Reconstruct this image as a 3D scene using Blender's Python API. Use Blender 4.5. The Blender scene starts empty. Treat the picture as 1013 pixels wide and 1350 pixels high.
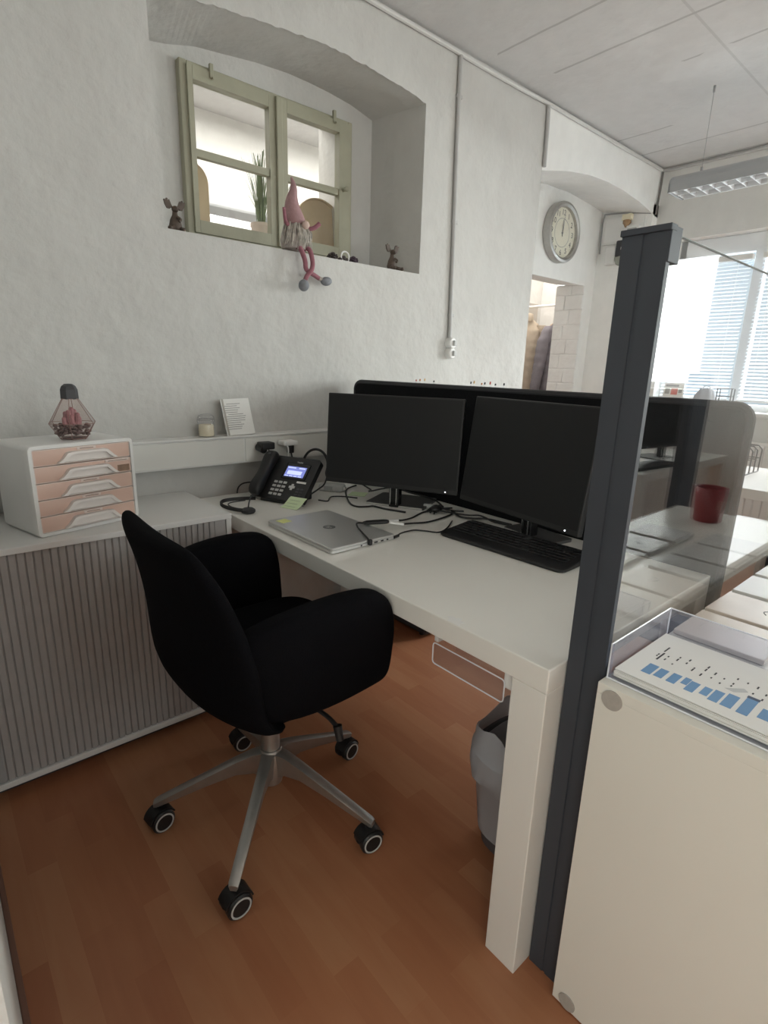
import bpy, bmesh, math, random
from mathutils import Vector, Matrix
random.seed(7)
PI = math.pi
R = math.radians
S = bpy.context.scene
C = S.collection

# ------------------------------------------------------------------ camera
cam_d = bpy.data.cameras.new('camera'); cam = bpy.data.objects.new('camera', cam_d); C.objects.link(cam)
cam_d.sensor_fit = 'VERTICAL'; cam_d.sensor_height = 36.0; cam_d.lens = 713.2 / 1350 * 36
cam_d.clip_start = 0.02; cam_d.clip_end = 100
yaw, pitch, roll = R(40.98546), R(-14.99848), R(-1.65872)
fw = Vector((math.sin(yaw)*math.cos(pitch), math.cos(yaw)*math.cos(pitch), math.sin(pitch)))
rt = Vector((math.cos(yaw), -math.sin(yaw), 0)); dn = fw.cross(rt)
rr = math.cos(roll)*rt + math.sin(roll)*dn; dd = -math.sin(roll)*rt + math.cos(roll)*dn
m = Matrix(((rr.x, -dd.x, -fw.x, 0), (rr.y, -dd.y, -fw.y, 0), (rr.z, -dd.z, -fw.z, 1.27), (0, 0, 0, 1)))
cam.matrix_world = m
S.camera = cam

# ------------------------------------------------------------------ world, lights, exposure
W = bpy.data.worlds.new('sky'); S.world = W; W.use_nodes = True
bg = W.node_tree.nodes['Background']; bg.inputs[0].default_value = (0.70, 0.86, 1.0, 1); bg.inputs[1].default_value = 0.36
S.view_settings.view_transform = 'Standard'; S.view_settings.look = 'None'
S.view_settings.gamma = 1; S.view_settings.use_curve_mapping = False
S.view_settings.exposure = 1.55

def area(name, loc, rot, sx, sy, power, col=(1, 1, 1)):
    l = bpy.data.lights.new(name, 'AREA'); l.shape = 'RECTANGLE'; l.size = sx; l.size_y = sy
    l.energy = power; l.color = col
    o = bpy.data.objects.new(name, l); C.objects.link(o); o.location = loc; o.rotation_euler = rot
    return o
# daylight outside the far windows (faces -X); the second one lies beyond the right edge of the view
area('daylight_far_window', (5.3, 1.2, 1.9), (0, R(90), 0), 1.6, 2.2, 4, (0.66, 0.85, 1.0))
area('skylight_far_window', (6.0, 1.1, 3.3), (0, R(52), 0), 1.8, 3.0, 260, (0.97, 0.98, 1.0))
area('daylight_far_window', (4.95, -1.72, 1.70), (0, R(90), 0), 1.05, 1.75, 34, (0.95, 1.0, 0.97))
area('daylight_far_window', (6.3, -.35, 2.1), (R(90), 0, R(180-52)), 2.2, 1.8, 230, (0.95, 0.98, 1.0))  # oblique lamp added out of view to brighten the niche
# daylight through the windows of the wall behind the camera
area('daylight_rear_window', (2.2, -3.35, 1.75), (R(90), 0, 0), 2.2, 1.2, 11, (0.97, 1.0, 0.94))
# unseen fill lamp added left of the camera to brighten faces turned that way
area('fill_entrance', (-1.48, -1.2, 1.5), (0, R(-90), 0), 1.8, 1.6, 8, (0.97, 1.0, 0.92))
# ceiling lamps of the neighbouring room and the cloakroom
area('neighbour_room_light', (1.9, 3.15, 2.70), (0, 0, 0), 2.6, 0.35, 9.5, (1.0, 0.96, 0.92))
area('cloakroom_light', (4.5, 3.3, 2.70), (0, 0, 0), 0.8, 0.5, 6, (1.0, 0.93, 0.86))

# ------------------------------------------------------------------ materials
MATS = {}
def mat(name, col, rough=0.5, metal=0.0, noise=0.0, nscale=8.0, bump=0.0, bscale=60.0, spec=0.5, trans=0.0, emit=None, estr=0.0, alpha=1.0, sheen=0.0, coat=0.0):
    m = bpy.data.materials.new(name); m.use_nodes = True
    nt = m.node_tree; b = nt.nodes['Principled BSDF']
    b.inputs['Base Color'].default_value = (*col, 1); b.inputs['Roughness'].default_value = rough
    b.inputs['Metallic'].default_value = metal; b.inputs['Specular IOR Level'].default_value = spec
    b.inputs['Transmission Weight'].default_value = trans; b.inputs['Alpha'].default_value = alpha
    b.inputs['Sheen Weight'].default_value = sheen; b.inputs['Coat Weight'].default_value = coat
    if emit: b.inputs['Emission Color'].default_value = (*emit, 1); b.inputs['Emission Strength'].default_value = estr
    if noise or bump:
        tc = nt.nodes.new('ShaderNodeTexCoord')
    if noise:
        n = nt.nodes.new('ShaderNodeTexNoise'); n.inputs['Scale'].default_value = nscale; n.inputs['Detail'].default_value = 5
        nt.links.new(tc.outputs['Object'], n.inputs['Vector'])
        r = nt.nodes.new('ShaderNodeMapRange'); r.inputs['From Min'].default_value = .3; r.inputs['From Max'].default_value = .7
        r.inputs['To Min'].default_value = 1-noise; r.inputs['To Max'].default_value = 1+noise*.5
        nt.links.new(n.outputs['Fac'], r.inputs['Value'])
        mx = nt.nodes.new('ShaderNodeMix'); mx.data_type = 'RGBA'; mx.blend_type = 'MULTIPLY'; mx.inputs[0].default_value = 1
        mx.inputs[6].default_value = (*col, 1); nt.links.new(r.outputs['Result'], mx.inputs[7]); nt.links.new(mx.outputs[2], b.inputs['Base Color'])
    if bump:
        n2 = nt.nodes.new('ShaderNodeTexNoise'); n2.inputs['Scale'].default_value = bscale; n2.inputs['Detail'].default_value = 6
        nt.links.new(tc.outputs['Object'], n2.inputs['Vector'])
        bp = nt.nodes.new('ShaderNodeBump'); bp.inputs['Strength'].default_value = bump; bp.inputs['Distance'].default_value = .01
        nt.links.new(n2.outputs['Fac'], bp.inputs['Height']); nt.links.new(bp.outputs['Normal'], b.inputs['Normal'])
    MATS[name] = m
    return m

def wall_mat(name, col, strength=0.5, cracks=True):
    m = mat(name, col, .85, spec=.25)
    nt = m.node_tree; b = nt.nodes['Principled BSDF']
    tc = nt.nodes.new('ShaderNodeTexCoord')
    def noise(sc, det, rough=.55):
        n = nt.nodes.new('ShaderNodeTexNoise'); n.inputs['Scale'].default_value = sc; n.inputs['Detail'].default_value = det; n.inputs['Roughness'].default_value = rough
        nt.links.new(tc.outputs['Object'], n.inputs['Vector']); return n
    a = noise(3.2, 4); c = noise(42, 8, .65)
    mp = nt.nodes.new('ShaderNodeMapping'); mp.inputs['Scale'].default_value = (13, 13, 9)
    nt.links.new(tc.outputs['Object'], mp.inputs['Vector'])
    d = nt.nodes.new('ShaderNodeTexNoise'); d.inputs['Scale'].default_value = 1; d.inputs['Detail'].default_value = 4
    nt.links.new(mp.outputs['Vector'], d.inputs['Vector'])
    def math_(op, x, y):
        k = nt.nodes.new('ShaderNodeMath'); k.operation = op
        for i, v in enumerate((x, y)):
            if isinstance(v, (int, float)): k.inputs[i].default_value = v
            else: nt.links.new(v, k.inputs[i])
        return k.outputs[0]
    h = math_('ADD', math_('MULTIPLY', a.outputs['Fac'], 3.0), math_('ADD', math_('MULTIPLY', c.outputs['Fac'], .25), math_('MULTIPLY', d.outputs['Fac'], .5)))
    bp = nt.nodes.new('ShaderNodeBump'); bp.inputs['Strength'].default_value = strength; bp.inputs['Distance'].default_value = .014
    nt.links.new(h, bp.inputs['Height']); nt.links.new(bp.outputs['Normal'], b.inputs['Normal'])
    # faint grime tone
    r = nt.nodes.new('ShaderNodeMapRange'); r.inputs['From Min'].default_value = .3; r.inputs['From Max'].default_value = .7
    r.inputs['To Min'].default_value = .965; r.inputs['To Max'].default_value = 1.015
    nt.links.new(d.outputs['Fac'], r.inputs['Value'])
    mx = nt.nodes.new('ShaderNodeMix'); mx.data_type = 'RGBA'; mx.blend_type = 'MULTIPLY'; mx.inputs[0].default_value = 1
    mx.inputs[6].default_value = (*col, 1); nt.links.new(r.outputs['Result'], mx.inputs[7]); nt.links.new(mx.outputs[2], b.inputs['Base Color'])
    return m

def floor_mat():
    m = mat('laminate_floor', (.4, .2, .1), .38, spec=.4)
    nt = m.node_tree; b = nt.nodes['Principled BSDF']
    tc = nt.nodes.new('ShaderNodeTexCoord'); mp = nt.nodes.new('ShaderNodeMapping')
    mp.inputs['Rotation'].default_value = (0, 0, R(90)); mp.inputs['Location'].default_value = (.13, .02, 0)
    nt.links.new(tc.outputs['Object'], mp.inputs['Vector'])
    br = nt.nodes.new('ShaderNodeTexBrick'); br.offset = .37; br.inputs['Scale'].default_value = 1
    br.inputs['Color1'].default_value = (0, 0, 0, 1); br.inputs['Color2'].default_value = (1, 1, 1, 1); br.inputs['Mortar'].default_value = (.4, .4, .4, 1)
    br.inputs['Brick Width'].default_value = .42; br.inputs['Row Height'].default_value = .066; br.inputs['Mortar Size'].default_value = .0003
    nt.links.new(mp.outputs['Vector'], br.inputs['Vector'])
    mp2 = nt.nodes.new('ShaderNodeMapping'); mp2.inputs['Scale'].default_value = (16, 2.2, 1); nt.links.new(tc.outputs['Object'], mp2.inputs['Vector'])
    n = nt.nodes.new('ShaderNodeTexNoise'); n.inputs['Scale'].default_value = 1.6; n.inputs['Detail'].default_value = 6
    n.inputs['Distortion'].default_value = .8
    nt.links.new(mp2.outputs['Vector'], n.inputs['Vector'])
    ad = nt.nodes.new('ShaderNodeMath'); ad.operation = 'MULTIPLY_ADD'; ad.inputs[1].default_value = .42; nt.links.new(br.outputs['Color'], ad.inputs[0])
    mu = nt.nodes.new('ShaderNodeMath'); mu.operation = 'MULTIPLY'; mu.inputs[1].default_value = .5; nt.links.new(n.outputs['Fac'], mu.inputs[0])
    nt.links.new(mu.outputs[0], ad.inputs[2])
    cr = nt.nodes.new('ShaderNodeValToRGB')
    cr.color_ramp.elements[0].position = .12; cr.color_ramp.elements[0].color = (.36, .135, .066, 1)
    cr.color_ramp.elements[1].position = .85; cr.color_ramp.elements[1].color = (.49, .245, .130, 1)
    e = cr.color_ramp.elements.new(.45); e.color = (.42, .18, .090, 1)
    nt.links.new(ad.outputs[0], cr.inputs[0]); nt.links.new(cr.outputs[0], b.inputs['Base Color'])
    return m

def ceiling_mat():
    m = wall_mat('painted_concrete_ceiling', (.66, .65, .64), .5)
    nt = m.node_tree; b = nt.nodes['Principled BSDF']
    tc = nt.nodes.new('ShaderNodeTexCoord')
    sx = nt.nodes.new('ShaderNodeSeparateXYZ'); nt.links.new(tc.outputs['Object'], sx.inputs[0])
    def M(op, x, y=0.0, z=0.0):
        k = nt.nodes.new('ShaderNodeMath'); k.operation = op
        for i, v in enumerate((x, y, z)):
            if isinstance(v, (int, float)): k.inputs[i].default_value = v
            else: nt.links.new(v, k.inputs[i])
        return k.outputs[0]
    # board joints run along Y every 0.345 m
    n = nt.nodes.new('ShaderNodeTexNoise'); n.inputs['Scale'].default_value = 2.2; n.inputs['Detail'].default_value = 3
    nt.links.new(tc.outputs['Object'], n.inputs['Vector'])
    ph = M('PINGPONG', M('ADD', sx.outputs[0], M('MULTIPLY', n.outputs['Fac'], .03)), .1725)
    ln = M('LESS_THAN', ph, .007)
    n2 = nt.nodes.new('ShaderNodeTexNoise'); n2.inputs['Scale'].default_value = 1.3
    nt.links.new(tc.outputs['Object'], n2.inputs['Vector'])
    mask = M('MULTIPLY', ln, M('MULTIPLY', M('GREATER_THAN', n2.outputs['Fac'], .51), .34))
    seam = M('LESS_THAN', M('ABSOLUTE', M('SUBTRACT', sx.outputs[1], 1.26)), .006)
    mask = M('MAXIMUM', mask, M('MULTIPLY', seam, .18))
    old = b.inputs['Base Color'].links[0].from_socket
    mx = nt.nodes.new('ShaderNodeMix'); mx.data_type = 'RGBA'; nt.links.new(mask, mx.inputs[0])
    nt.links.new(old, mx.inputs[6]); mx.inputs[7].default_value = (.16, .15, .14, 1)
    nt.links.new(mx.outputs[2], b.inputs['Base Color'])
    return m

def thin_glass(name, tint=(1, 1, 1), r0=.04, rough=0.0, body=0.0, bodycol=(.8, .85, .9)):
    """thin clear sheet: straight-through light plus Fresnel mirror"""
    m = bpy.data.materials.new(name); m.use_nodes = True; nt = m.node_tree; nt.nodes.clear()
    out = nt.nodes.new('ShaderNodeOutputMaterial'); t = nt.nodes.new('ShaderNodeBsdfTransparent'); t.inputs[0].default_value = (*tint, 1)
    g = nt.nodes.new('ShaderNodeBsdfGlossy'); g.inputs['Roughness'].default_value = rough
    geo = nt.nodes.new('ShaderNodeNewGeometry')
    dt = nt.nodes.new('ShaderNodeVectorMath'); dt.operation = 'DOT_PRODUCT'
    nt.links.new(geo.outputs['Incoming'], dt.inputs[0]); nt.links.new(geo.outputs['Normal'], dt.inputs[1])
    def M(op, x, y=0.0):
        k = nt.nodes.new('ShaderNodeMath'); k.operation = op
        for i, v in enumerate((x, y)):
            if isinstance(v, (int, float)): k.inputs[i].default_value = v
            else: nt.links.new(v, k.inputs[i])
        return k.outputs[0]
    f = M('ADD', M('MULTIPLY', M('POWER', M('SUBTRACT', 1.0, M('ABSOLUTE', dt.outputs['Value'])), 5.0), 1-r0), r0)
    base = t.outputs[0]
    if body:
        d = nt.nodes.new('ShaderNodeBsdfDiffuse'); d.inputs[0].default_value = (*bodycol, 1)
        mb = nt.nodes.new('ShaderNodeMixShader'); mb.inputs[0].default_value = body
        nt.links.new(t.outputs[0], mb.inputs[1]); nt.links.new(d.outputs[0], mb.inputs[2]); base = mb.outputs[0]
    mx = nt.nodes.new('ShaderNodeMixShader'); nt.links.new(f, mx.inputs[0]); nt.links.new(base, mx.inputs[1]); nt.links.new(g.outputs[0], mx.inputs[2])
    nt.links.new(mx.outputs[0], out.inputs[0])
    return m

def slat_mat(name, col, w):
    m = mat(name, col, .5)
    nt = m.node_tree; b = nt.nodes['Principled BSDF']; out = [n for n in nt.nodes if n.type == 'OUTPUT_MATERIAL'][0]
    tr = nt.nodes.new('ShaderNodeBsdfTranslucent'); tr.inputs[0].default_value = (*col, 1)
    mx = nt.nodes.new('ShaderNodeMixShader'); mx.inputs[0].default_value = w
    nt.links.new(b.outputs[0], mx.inputs[1]); nt.links.new(tr.outputs[0], mx.inputs[2]); nt.links.new(mx.outputs[0], out.inputs[0])
    return m

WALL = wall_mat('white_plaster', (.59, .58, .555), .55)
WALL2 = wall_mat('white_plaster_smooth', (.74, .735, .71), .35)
NICHE = wall_mat('niche_lightened_plaster', (.88, .875, .85), .35)  # raised base colour stands in for window light inside the niche
FLOOR = floor_mat(); CEIL = ceiling_mat()
DESK = mat('white_lacquer', (.84, .82, .77), .32, noise=.02, nscale=3)
CABW = mat('white_melamine', (.79, .78, .76), .4, noise=.02, nscale=3)
SIDE = mat('white_foil_board', (.83, .81, .74), .3, noise=.02, nscale=2)
SHUT = mat('grey_shutter_slat', (.43, .41, .40), .45, noise=.05, nscale=30)
BLK = mat('black_plastic', (.012, .012, .013), .45, noise=.1)
BLKG = mat('black_gloss', (.008, .008, .009), .25)
SCR = mat('matt_black_display', (.010, .0105, .0115), .55, spec=.35, noise=.04, nscale=2)
FELT = mat('black_felt', (.012, .0125, .014), .95, spec=.1, bump=.2, bscale=400, noise=.15, nscale=120)
FAB = mat('black_wool_fabric', (.0042, .0042, .0055), .95, spec=.08, bump=.25, bscale=350, noise=.2, nscale=150)
POST = mat('anthracite_aluminium', (.046, .053, .066), .55, metal=.05, noise=.04, nscale=20)
SILV = mat('brushed_aluminium', (.46, .45, .43), .42, metal=.85, noise=.06, nscale=40)
LAPS = mat('silver_laptop_shell', (.66, .66, .65), .38, metal=.7, noise=.03)
CHROME = mat('chrome', (.75, .75, .75), .18, metal=1.0, noise=.02)
GREY = mat('grey_plastic', (.36, .36, .36), .5, noise=.04)
LGREY = mat('light_grey_plastic', (.55, .55, .54), .5, noise=.04)
DGREY = mat('dark_grey_plastic', (.05, .05, .055), .5, noise=.05)
WHT = mat('white_plastic', (.82, .81, .79), .35, noise=.02)
PAPER = mat('white_paper', (.84, .83, .80), .8, noise=.02)
INK = mat('black_ink', (.05, .05, .055), .8, noise=.05)
INKG = mat('grey_ink', (.33, .32, .31), .8, noise=.1)
BLUE = mat('blue_print', (.17, .33, .56), .7, noise=.05)
PINK = mat('blush_pink_plastic', (.72, .50, .41), .45, noise=.05, nscale=6)
PINKEDGE = mat('pale_pink_edge', (.80, .68, .62), .4, noise=.03)
STICKY = mat('green_sticky_note', (.66, .78, .50), .8, noise=.03)
STICKYY = mat('yellow_sticky_note', (.78, .80, .32), .8, noise=.03)
CREAM = mat('cream_wax', (.82, .74, .55), .5, noise=.05)
LABELBR = mat('brown_label', (.30, .19, .13), .6, noise=.2, nscale=60)
WFRAME = mat('sage_painted_wood', (.37, .36, .27), .5, noise=.06, nscale=12, bump=.1, bscale=40)
BRICKW = wall_mat('painted_brick_plaster', (.86, .85, .83), .8)
GLASS = thin_glass('clear_glass'); PANE = thin_glass('window_glass', (.97, .98, .97))
ACRY = thin_glass('clear_acrylic', (.93, .94, .98), body=.10, bodycol=(.74, .76, .90))
ACRE = mat('acrylic_edge', (.85, .86, .90), .15, noise=.01)
ROSEG = thin_glass('rose_glass', (.95, .90, .885), body=.05, bodycol=(.7, .55, .52))
COPPER = mat('copper_wire', (.30, .19, .17), .45, metal=.5, noise=.1)
ACRC = thin_glass('clear_acrylic_thin', (.97, .97, .98), body=.015, bodycol=(.8, .8, .85))
SLAT = slat_mat('white_blind_slat', (.80, .88, .95), .25)
BAG = slat_mat('grey_translucent_bag', (.66, .67, .71), .35)
BIN = mat('dark_bin_plastic', (.12, .12, .135), .5, noise=.05)
RED = mat('dark_red_glaze', (.30, .035, .04), .3, noise=.08)
BEIGE = mat('pale_beige_board', (.60, .52, .45), .35, noise=.12, nscale=9)
PALE = mat('pale_grey_board', (.62, .61, .59), .35, noise=.05, nscale=9)

# ------------------------------------------------------------------ mesh helpers
class MB:
    """collects shapes into one mesh"""
    def __init__(s): s.bm = bmesh.new()
    def _merge(s, t, mtx=None):
        me = bpy.data.meshes.new('tmp'); t.to_mesh(me); t.free()
        if mtx is not None: me.transform(mtx)
        s.bm.from_mesh(me); bpy.data.meshes.remove(me); return s
    def box(s, x0, x1, y0, y1, z0, z1, bev=0, seg=2, mtx=None):
        t = bmesh.new(); bmesh.ops.create_cube(t, size=1)
        bmesh.ops.scale(t, vec=(abs(x1-x0), abs(y1-y0), abs(z1-z0)), verts=t.verts)
        bmesh.ops.translate(t, vec=((x0+x1)/2, (y0+y1)/2, (z0+z1)/2), verts=t.verts)
        if bev: bmesh.ops.bevel(t, geom=t.edges[:], offset=bev, segments=seg, profile=.5, affect='EDGES')
        return s._merge(t, mtx)
    def cyl(s, p0, p1, r0, r1=None, seg=20, caps=True):
        r1 = r0 if r1 is None else r1; p0 = Vector(p0); p1 = Vector(p1); d = p1-p0
        t = bmesh.new(); bmesh.ops.create_cone(t, cap_ends=caps, segments=seg, radius1=r0, radius2=r1, depth=d.length)
        q = Vector((0, 0, 1)).rotation_difference(d.normalized())
        return s._merge(t, Matrix.Translation((p0+p1)/2) @ q.to_matrix().to_4x4())
    def ball(s, c, rx, ry=None, rz=None, u=20, v=12, mtx=None):
        t = bmesh.new(); bmesh.ops.create_uvsphere(t, u_segments=u, v_segments=v, radius=1)
        m_ = Matrix.Translation(c) @ (mtx or Matrix()) @ Matrix.Diagonal((rx, ry or rx, rz or rx, 1))
        return s._merge(t, m_)
    def loft(s, rings, cap=True, closed=True):
        t = bmesh.new(); vs = [[t.verts.new(p) for p in r] for r in rings]; n = len(vs[0])
        for a, b in zip(vs, vs[1:]):
            for i in range(n if closed else n-1):
                j = (i+1) % n; t.faces.new((a[i], a[j], b[j], b[i]))
        if cap and closed: t.faces.new(list(reversed(vs[0]))); t.faces.new(vs[-1])
        bmesh.ops.recalc_face_normals(t, faces=t.faces)
        return s._merge(t)
    def tube(s, pts, r, seg=8, smooth=4, rend=None):
        P = [Vector(p) for p in pts]
        if smooth and len(P) > 2:
            Q = []
            for i in range(len(P)-1):
                a = P[max(i-1, 0)]; b = P[i]; c = P[i+1]; d = P[min(i+2, len(P)-1)]
                for k in range(smooth):
                    u = k/smooth
                    Q.append(.5*((2*b)+(c-a)*u+(2*a-5*b+4*c-d)*u*u+(3*b-a-3*c+d)*u**3))
            Q.append(P[-1]); P = Q
        rings = []; nrm = None
        for i, p in enumerate(P):
            tg = (P[min(i+1, len(P)-1)]-P[max(i-1, 0)]).normalized()
            if nrm is None: nrm = tg.orthogonal().normalized()
            else:
                nrm = (nrm - tg*nrm.dot(tg))
                nrm = nrm.normalized() if nrm.length > 1e-6 else tg.orthogonal().normalized()
            bi = tg.cross(nrm); rad = r if rend is None else r+(rend-r)*i/(len(P)-1)
            rings.append([p+nrm*rad*math.cos(2*PI*k/seg)+bi*rad*math.sin(2*PI*k/seg) for k in range(seg)])
        return s.loft(rings)
    def lathe(s, prof, c=(0, 0, 0), seg=28, cap=True):
        c = Vector(c)
        return s.loft([[c+Vector((r*math.cos(2*PI*k/seg), r*math.sin(2*PI*k/seg), z)) for k in range(seg)] for r, z in prof], cap)
    def prism(s, poly, d0, d1, axis='z', mtx=None):
        def P(a, b, d):
            return {'z': (a, b, d), 'y': (a, d, b), 'x': (d, a, b)}[axis]
        t = bmesh.new()
        A = [t.verts.new(P(a, b, d0)) for a, b in poly]; B = [t.verts.new(P(a, b, d1)) for a, b in poly]; n = len(A)
        t.faces.new(A); t.faces.new(list(reversed(B)))
        for i in range(n): t.faces.new((A[i], B[i], B[(i+1) % n], A[(i+1) % n]))
        bmesh.ops.recalc_face_normals(t, faces=t.faces)
        return s._merge(t, mtx)
    def quad(s, *pts):
        s.bm.faces.new([s.bm.verts.new(p) for p in pts]); return s
    def xf(s, mtx): bmesh.ops.transform(s.bm, matrix=mtx, verts=s.bm.verts[:]); return s
    def build(s, name, mt, parent=None, smooth=False, world=False, sub=0, angle=40):
        me = bpy.data.meshes.new(name)
        if world and parent is not None:
            s.xf(ROOT[root_of(parent).name].inverted())
        s.bm.to_mesh(me); s.bm.free(); me.materials.append(mt)
        o = bpy.data.objects.new(name, me); C.objects.link(o)
        if parent is not None: o.parent = parent
        if smooth or sub:
            for p in me.polygons: p.use_smooth = True
            if not sub:
                try: me.set_sharp_from_angle(angle=R(angle))
                except Exception: pass
        if sub:
            md = o.modifiers.new('subdivision', 'SUBSURF'); md.levels = sub; md.render_levels = sub
        return o
ROOT = {}
def root_of(o):
    while o.parent is not None: o = o.parent
    return o
def tag(o, label, cat, group=None, kind=None):
    o['label'] = label; o['category'] = cat
    if group: o['group'] = group
    if kind: o['kind'] = kind
    return o
def thing(name, label, cat, loc=(0, 0, 0), rz=0, group=None):
    o = bpy.data.objects.new(name, None); C.objects.link(o); o.location = loc; o.rotation_euler = (0, 0, rz)
    o.empty_display_size = .05
    ROOT[o.name] = Matrix.Translation(loc) @ Matrix.Rotation(rz, 4, 'Z')
    return tag(o, label, cat, group)
def struct(o): o['kind'] = 'structure'; return o
def copy_tree(o, loc=None, rz=None, parent=None):
    c = o.copy(); C.objects.link(c)
    if parent is not None: c.parent = parent
    for ch in list(o.children): copy_tree(ch, None, None, c)
    if loc is not None: c.location = loc
    if rz is not None: c.rotation_euler = (0, 0, rz)
    if parent is None: ROOT[c.name] = Matrix.Translation(c.location) @ Matrix.Rotation(c.rotation_euler[2], 4, 'Z')
    return c
def text_mb(body, size, mtx, depth=.0004, align='CENTER'):
    cu = bpy.data.curves.new('t', 'FONT'); cu.body = body; cu.size = size; cu.extrude = depth; cu.align_x = align; cu.align_y = 'CENTER'
    o = bpy.data.objects.new('t', cu); C.objects.link(o)
    dg = bpy.context.evaluated_depsgraph_get(); me = bpy.data.meshes.new_from_object(o.evaluated_get(dg))
    me.transform(mtx); b = MB(); b.bm.from_mesh(me)
    bpy.data.meshes.remove(me); bpy.data.objects.remove(o); bpy.data.curves.remove(cu)
    return b
def sup(t, a, b, e):
    c, s_ = math.cos(t), math.sin(t)
    return a*math.copysign(abs(c)**(2/e), c), b*math.copysign(abs(s_)**(2/e), s_)
def rrect(x0, x1, y0, y1, r, n=5):
    P = []
    for cx, cy, a in ((x1-r, y1-r, 0), (x0+r, y1-r, 90), (x0+r, y0+r, 180), (x1-r, y0+r, 270)):
        for k in range(n+1): P.append((cx+r*math.cos(R(a+90*k/n)), cy+r*math.sin(R(a+90*k/n))))
    return P
def rotm(ax, deg): return Matrix.Rotation(R(deg), 4, ax)
T = Matrix.Translation

# ================================================================== THE SETTING
ZC = 2.745; YW = 2.12; XF = 4.5; XN = 2.98; YN = 2.53; YB = 2.79; XJ = 4.42
struct(MB().box(-1.6, 5.6, -3.3, 5.2, -.1, 0).build('floor', FLOOR))
struct(MB().box(-1.6, 5.6, -3.3, 5.2, ZC, ZC+.1).build('ceiling', CEIL))

def strip(mb, A, B):
    for i in range(len(A)-1): mb.quad(A[i], A[i+1], B[i+1], B[i])
def lerp_arch(x, pts):
    for (x0, z0), (x1, z1) in zip(pts, pts[1:]):
        if x <= x1+1e-9:
            u = (x-x0)/(x1-x0); return z0+(z1-z0)*u
    return pts[-1][1]
# --- wall with the deep little window: front face, arched recess, back of the recess
AF = [(.765, 2.425), (.88, 2.442), (1.01, 2.460), (1.146, 2.474), (1.31, 2.492), (1.487, 2.502), (1.62, 2.50), (1.741, 2.493), (1.88, 2.480), (2.03, 2.462)]
rng = random.Random(3)
AB = [(.84+(x-.765)/(2.03-.765)*(1.965-.84), z+.0+(.012 if .9 < x < 1.9 else 0)) for x, z in AF]
ZS = 1.725; YR = 2.44; X0 = -.014
wb = MB()
f = lambda x, z: (x, YW, z)
wb.quad(f(X0, 0), f(.765, 0), f(.765, ZC), f(X0, ZC))
wb.quad(f(2.03, 0), f(XN, 0), f(XN, ZC), f(2.03, ZC))
wb.quad(f(.765, 0), f(2.03, 0), f(2.03, ZS), f(.765, ZS))
# crumbly rounded arris along the arch
fine = []
for i in range(57):
    x = .765+(2.03-.765)*i/56; z = lerp_arch(x, AF)+rng.uniform(-.004, .004)*(0 if i in (0, 56) else 1)
    fine.append((x, z))
strip(wb, [f(x, z) for x, z in fine], [f(x, ZC) for x, z in fine])
back = [(.84+(x-.765)/(2.03-.765)*1.125, YR, lerp_arch(.84+(x-.765)/(2.03-.765)*1.125, AB)) for x, z in fine]
mid = [(a[0]*.94+b[0]*.06, YW+.02, lerp_arch(a[0], AF)*.94+b[2]*.06+(.004 if 0 < i < 56 else 0)) for i, (a, b) in enumerate(zip(fine, back))]
strip(wb, [f(x, z) for x, z in fine], mid); strip(wb, mid, back)
ZSB = 1.74
wb.quad(f(.765, ZS), f(2.03, ZS), (1.965, YR, ZSB), (.84, YR, ZSB))                       # sill
wb.quad(f(.765, ZS), (.84, YR, ZSB), back[0], f(.765, fine[0][1]))                        # left jamb
wb.quad(f(2.03, ZS), (1.965, YR, ZSB), back[-1], f(2.03, fine[-1][1]))                    # right jamb
wx0, wx1, wz0, wz1 = .975, 1.815, 1.76, 2.402                                            # window opening in the recess back
g = lambda x, z: (x, YR, z)
wb.quad(g(wx0, ZSB), g(wx1, ZSB), g(wx1, wz0), g(wx0, wz0))
def bz(x): return lerp_arch(x, [(p[0], p[2]) for p in back])
for xa, xb, zlo in ((.84, wx0, ZSB), (wx0, wx1, wz1), (wx1, 1.965, ZSB)):
    xs = [xa]+[p[0] for p in back if xa+1e-4 < p[0] < xb-1e-4]+[xb]
    strip(wb, [g(x, zlo) for x in xs], [g(x, bz(x)) for x in xs])
# reveal towards the neighbouring room and that room's side of the wall
h = lambda x, z: (x, YB, z)
ox0, ox1, oz0, oz1 = .93, 1.88, 1.80, 2.50
wb.quad(g(wx0, wz0), g(wx1, wz0), h(ox1, oz0), h(ox0, oz0)); wb.quad(g(wx0, wz1), g(wx1, wz1), h(ox1, oz1), h(ox0, oz1))
wb.quad(g(wx0, wz0), g(wx0, wz1), h(ox0, oz1), h(ox0, oz0)); wb.quad(g(wx1, wz0), g(wx1, wz1), h(ox1, oz1), h(ox1, oz0))
wb.quad(h(X0, 0), h(ox0, 0), h(ox0, ZC), h(X0, ZC)); wb.quad(h(ox1, 0), h(XN, 0), h(XN, ZC), h(ox1, ZC))
wb.quad(h(ox0, 0), h(ox1, 0), h(ox1, oz0), h(ox0, oz0)); wb.quad(h(ox0, oz1), h(ox1, oz1), h(ox1, ZC), h(ox0, ZC))
wb.quad((XN, YW, 0), (XN, YB, 0), (XN, YB, ZC), (XN, YW, ZC))
struct(wb.build('wall_back', WALL))

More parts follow.
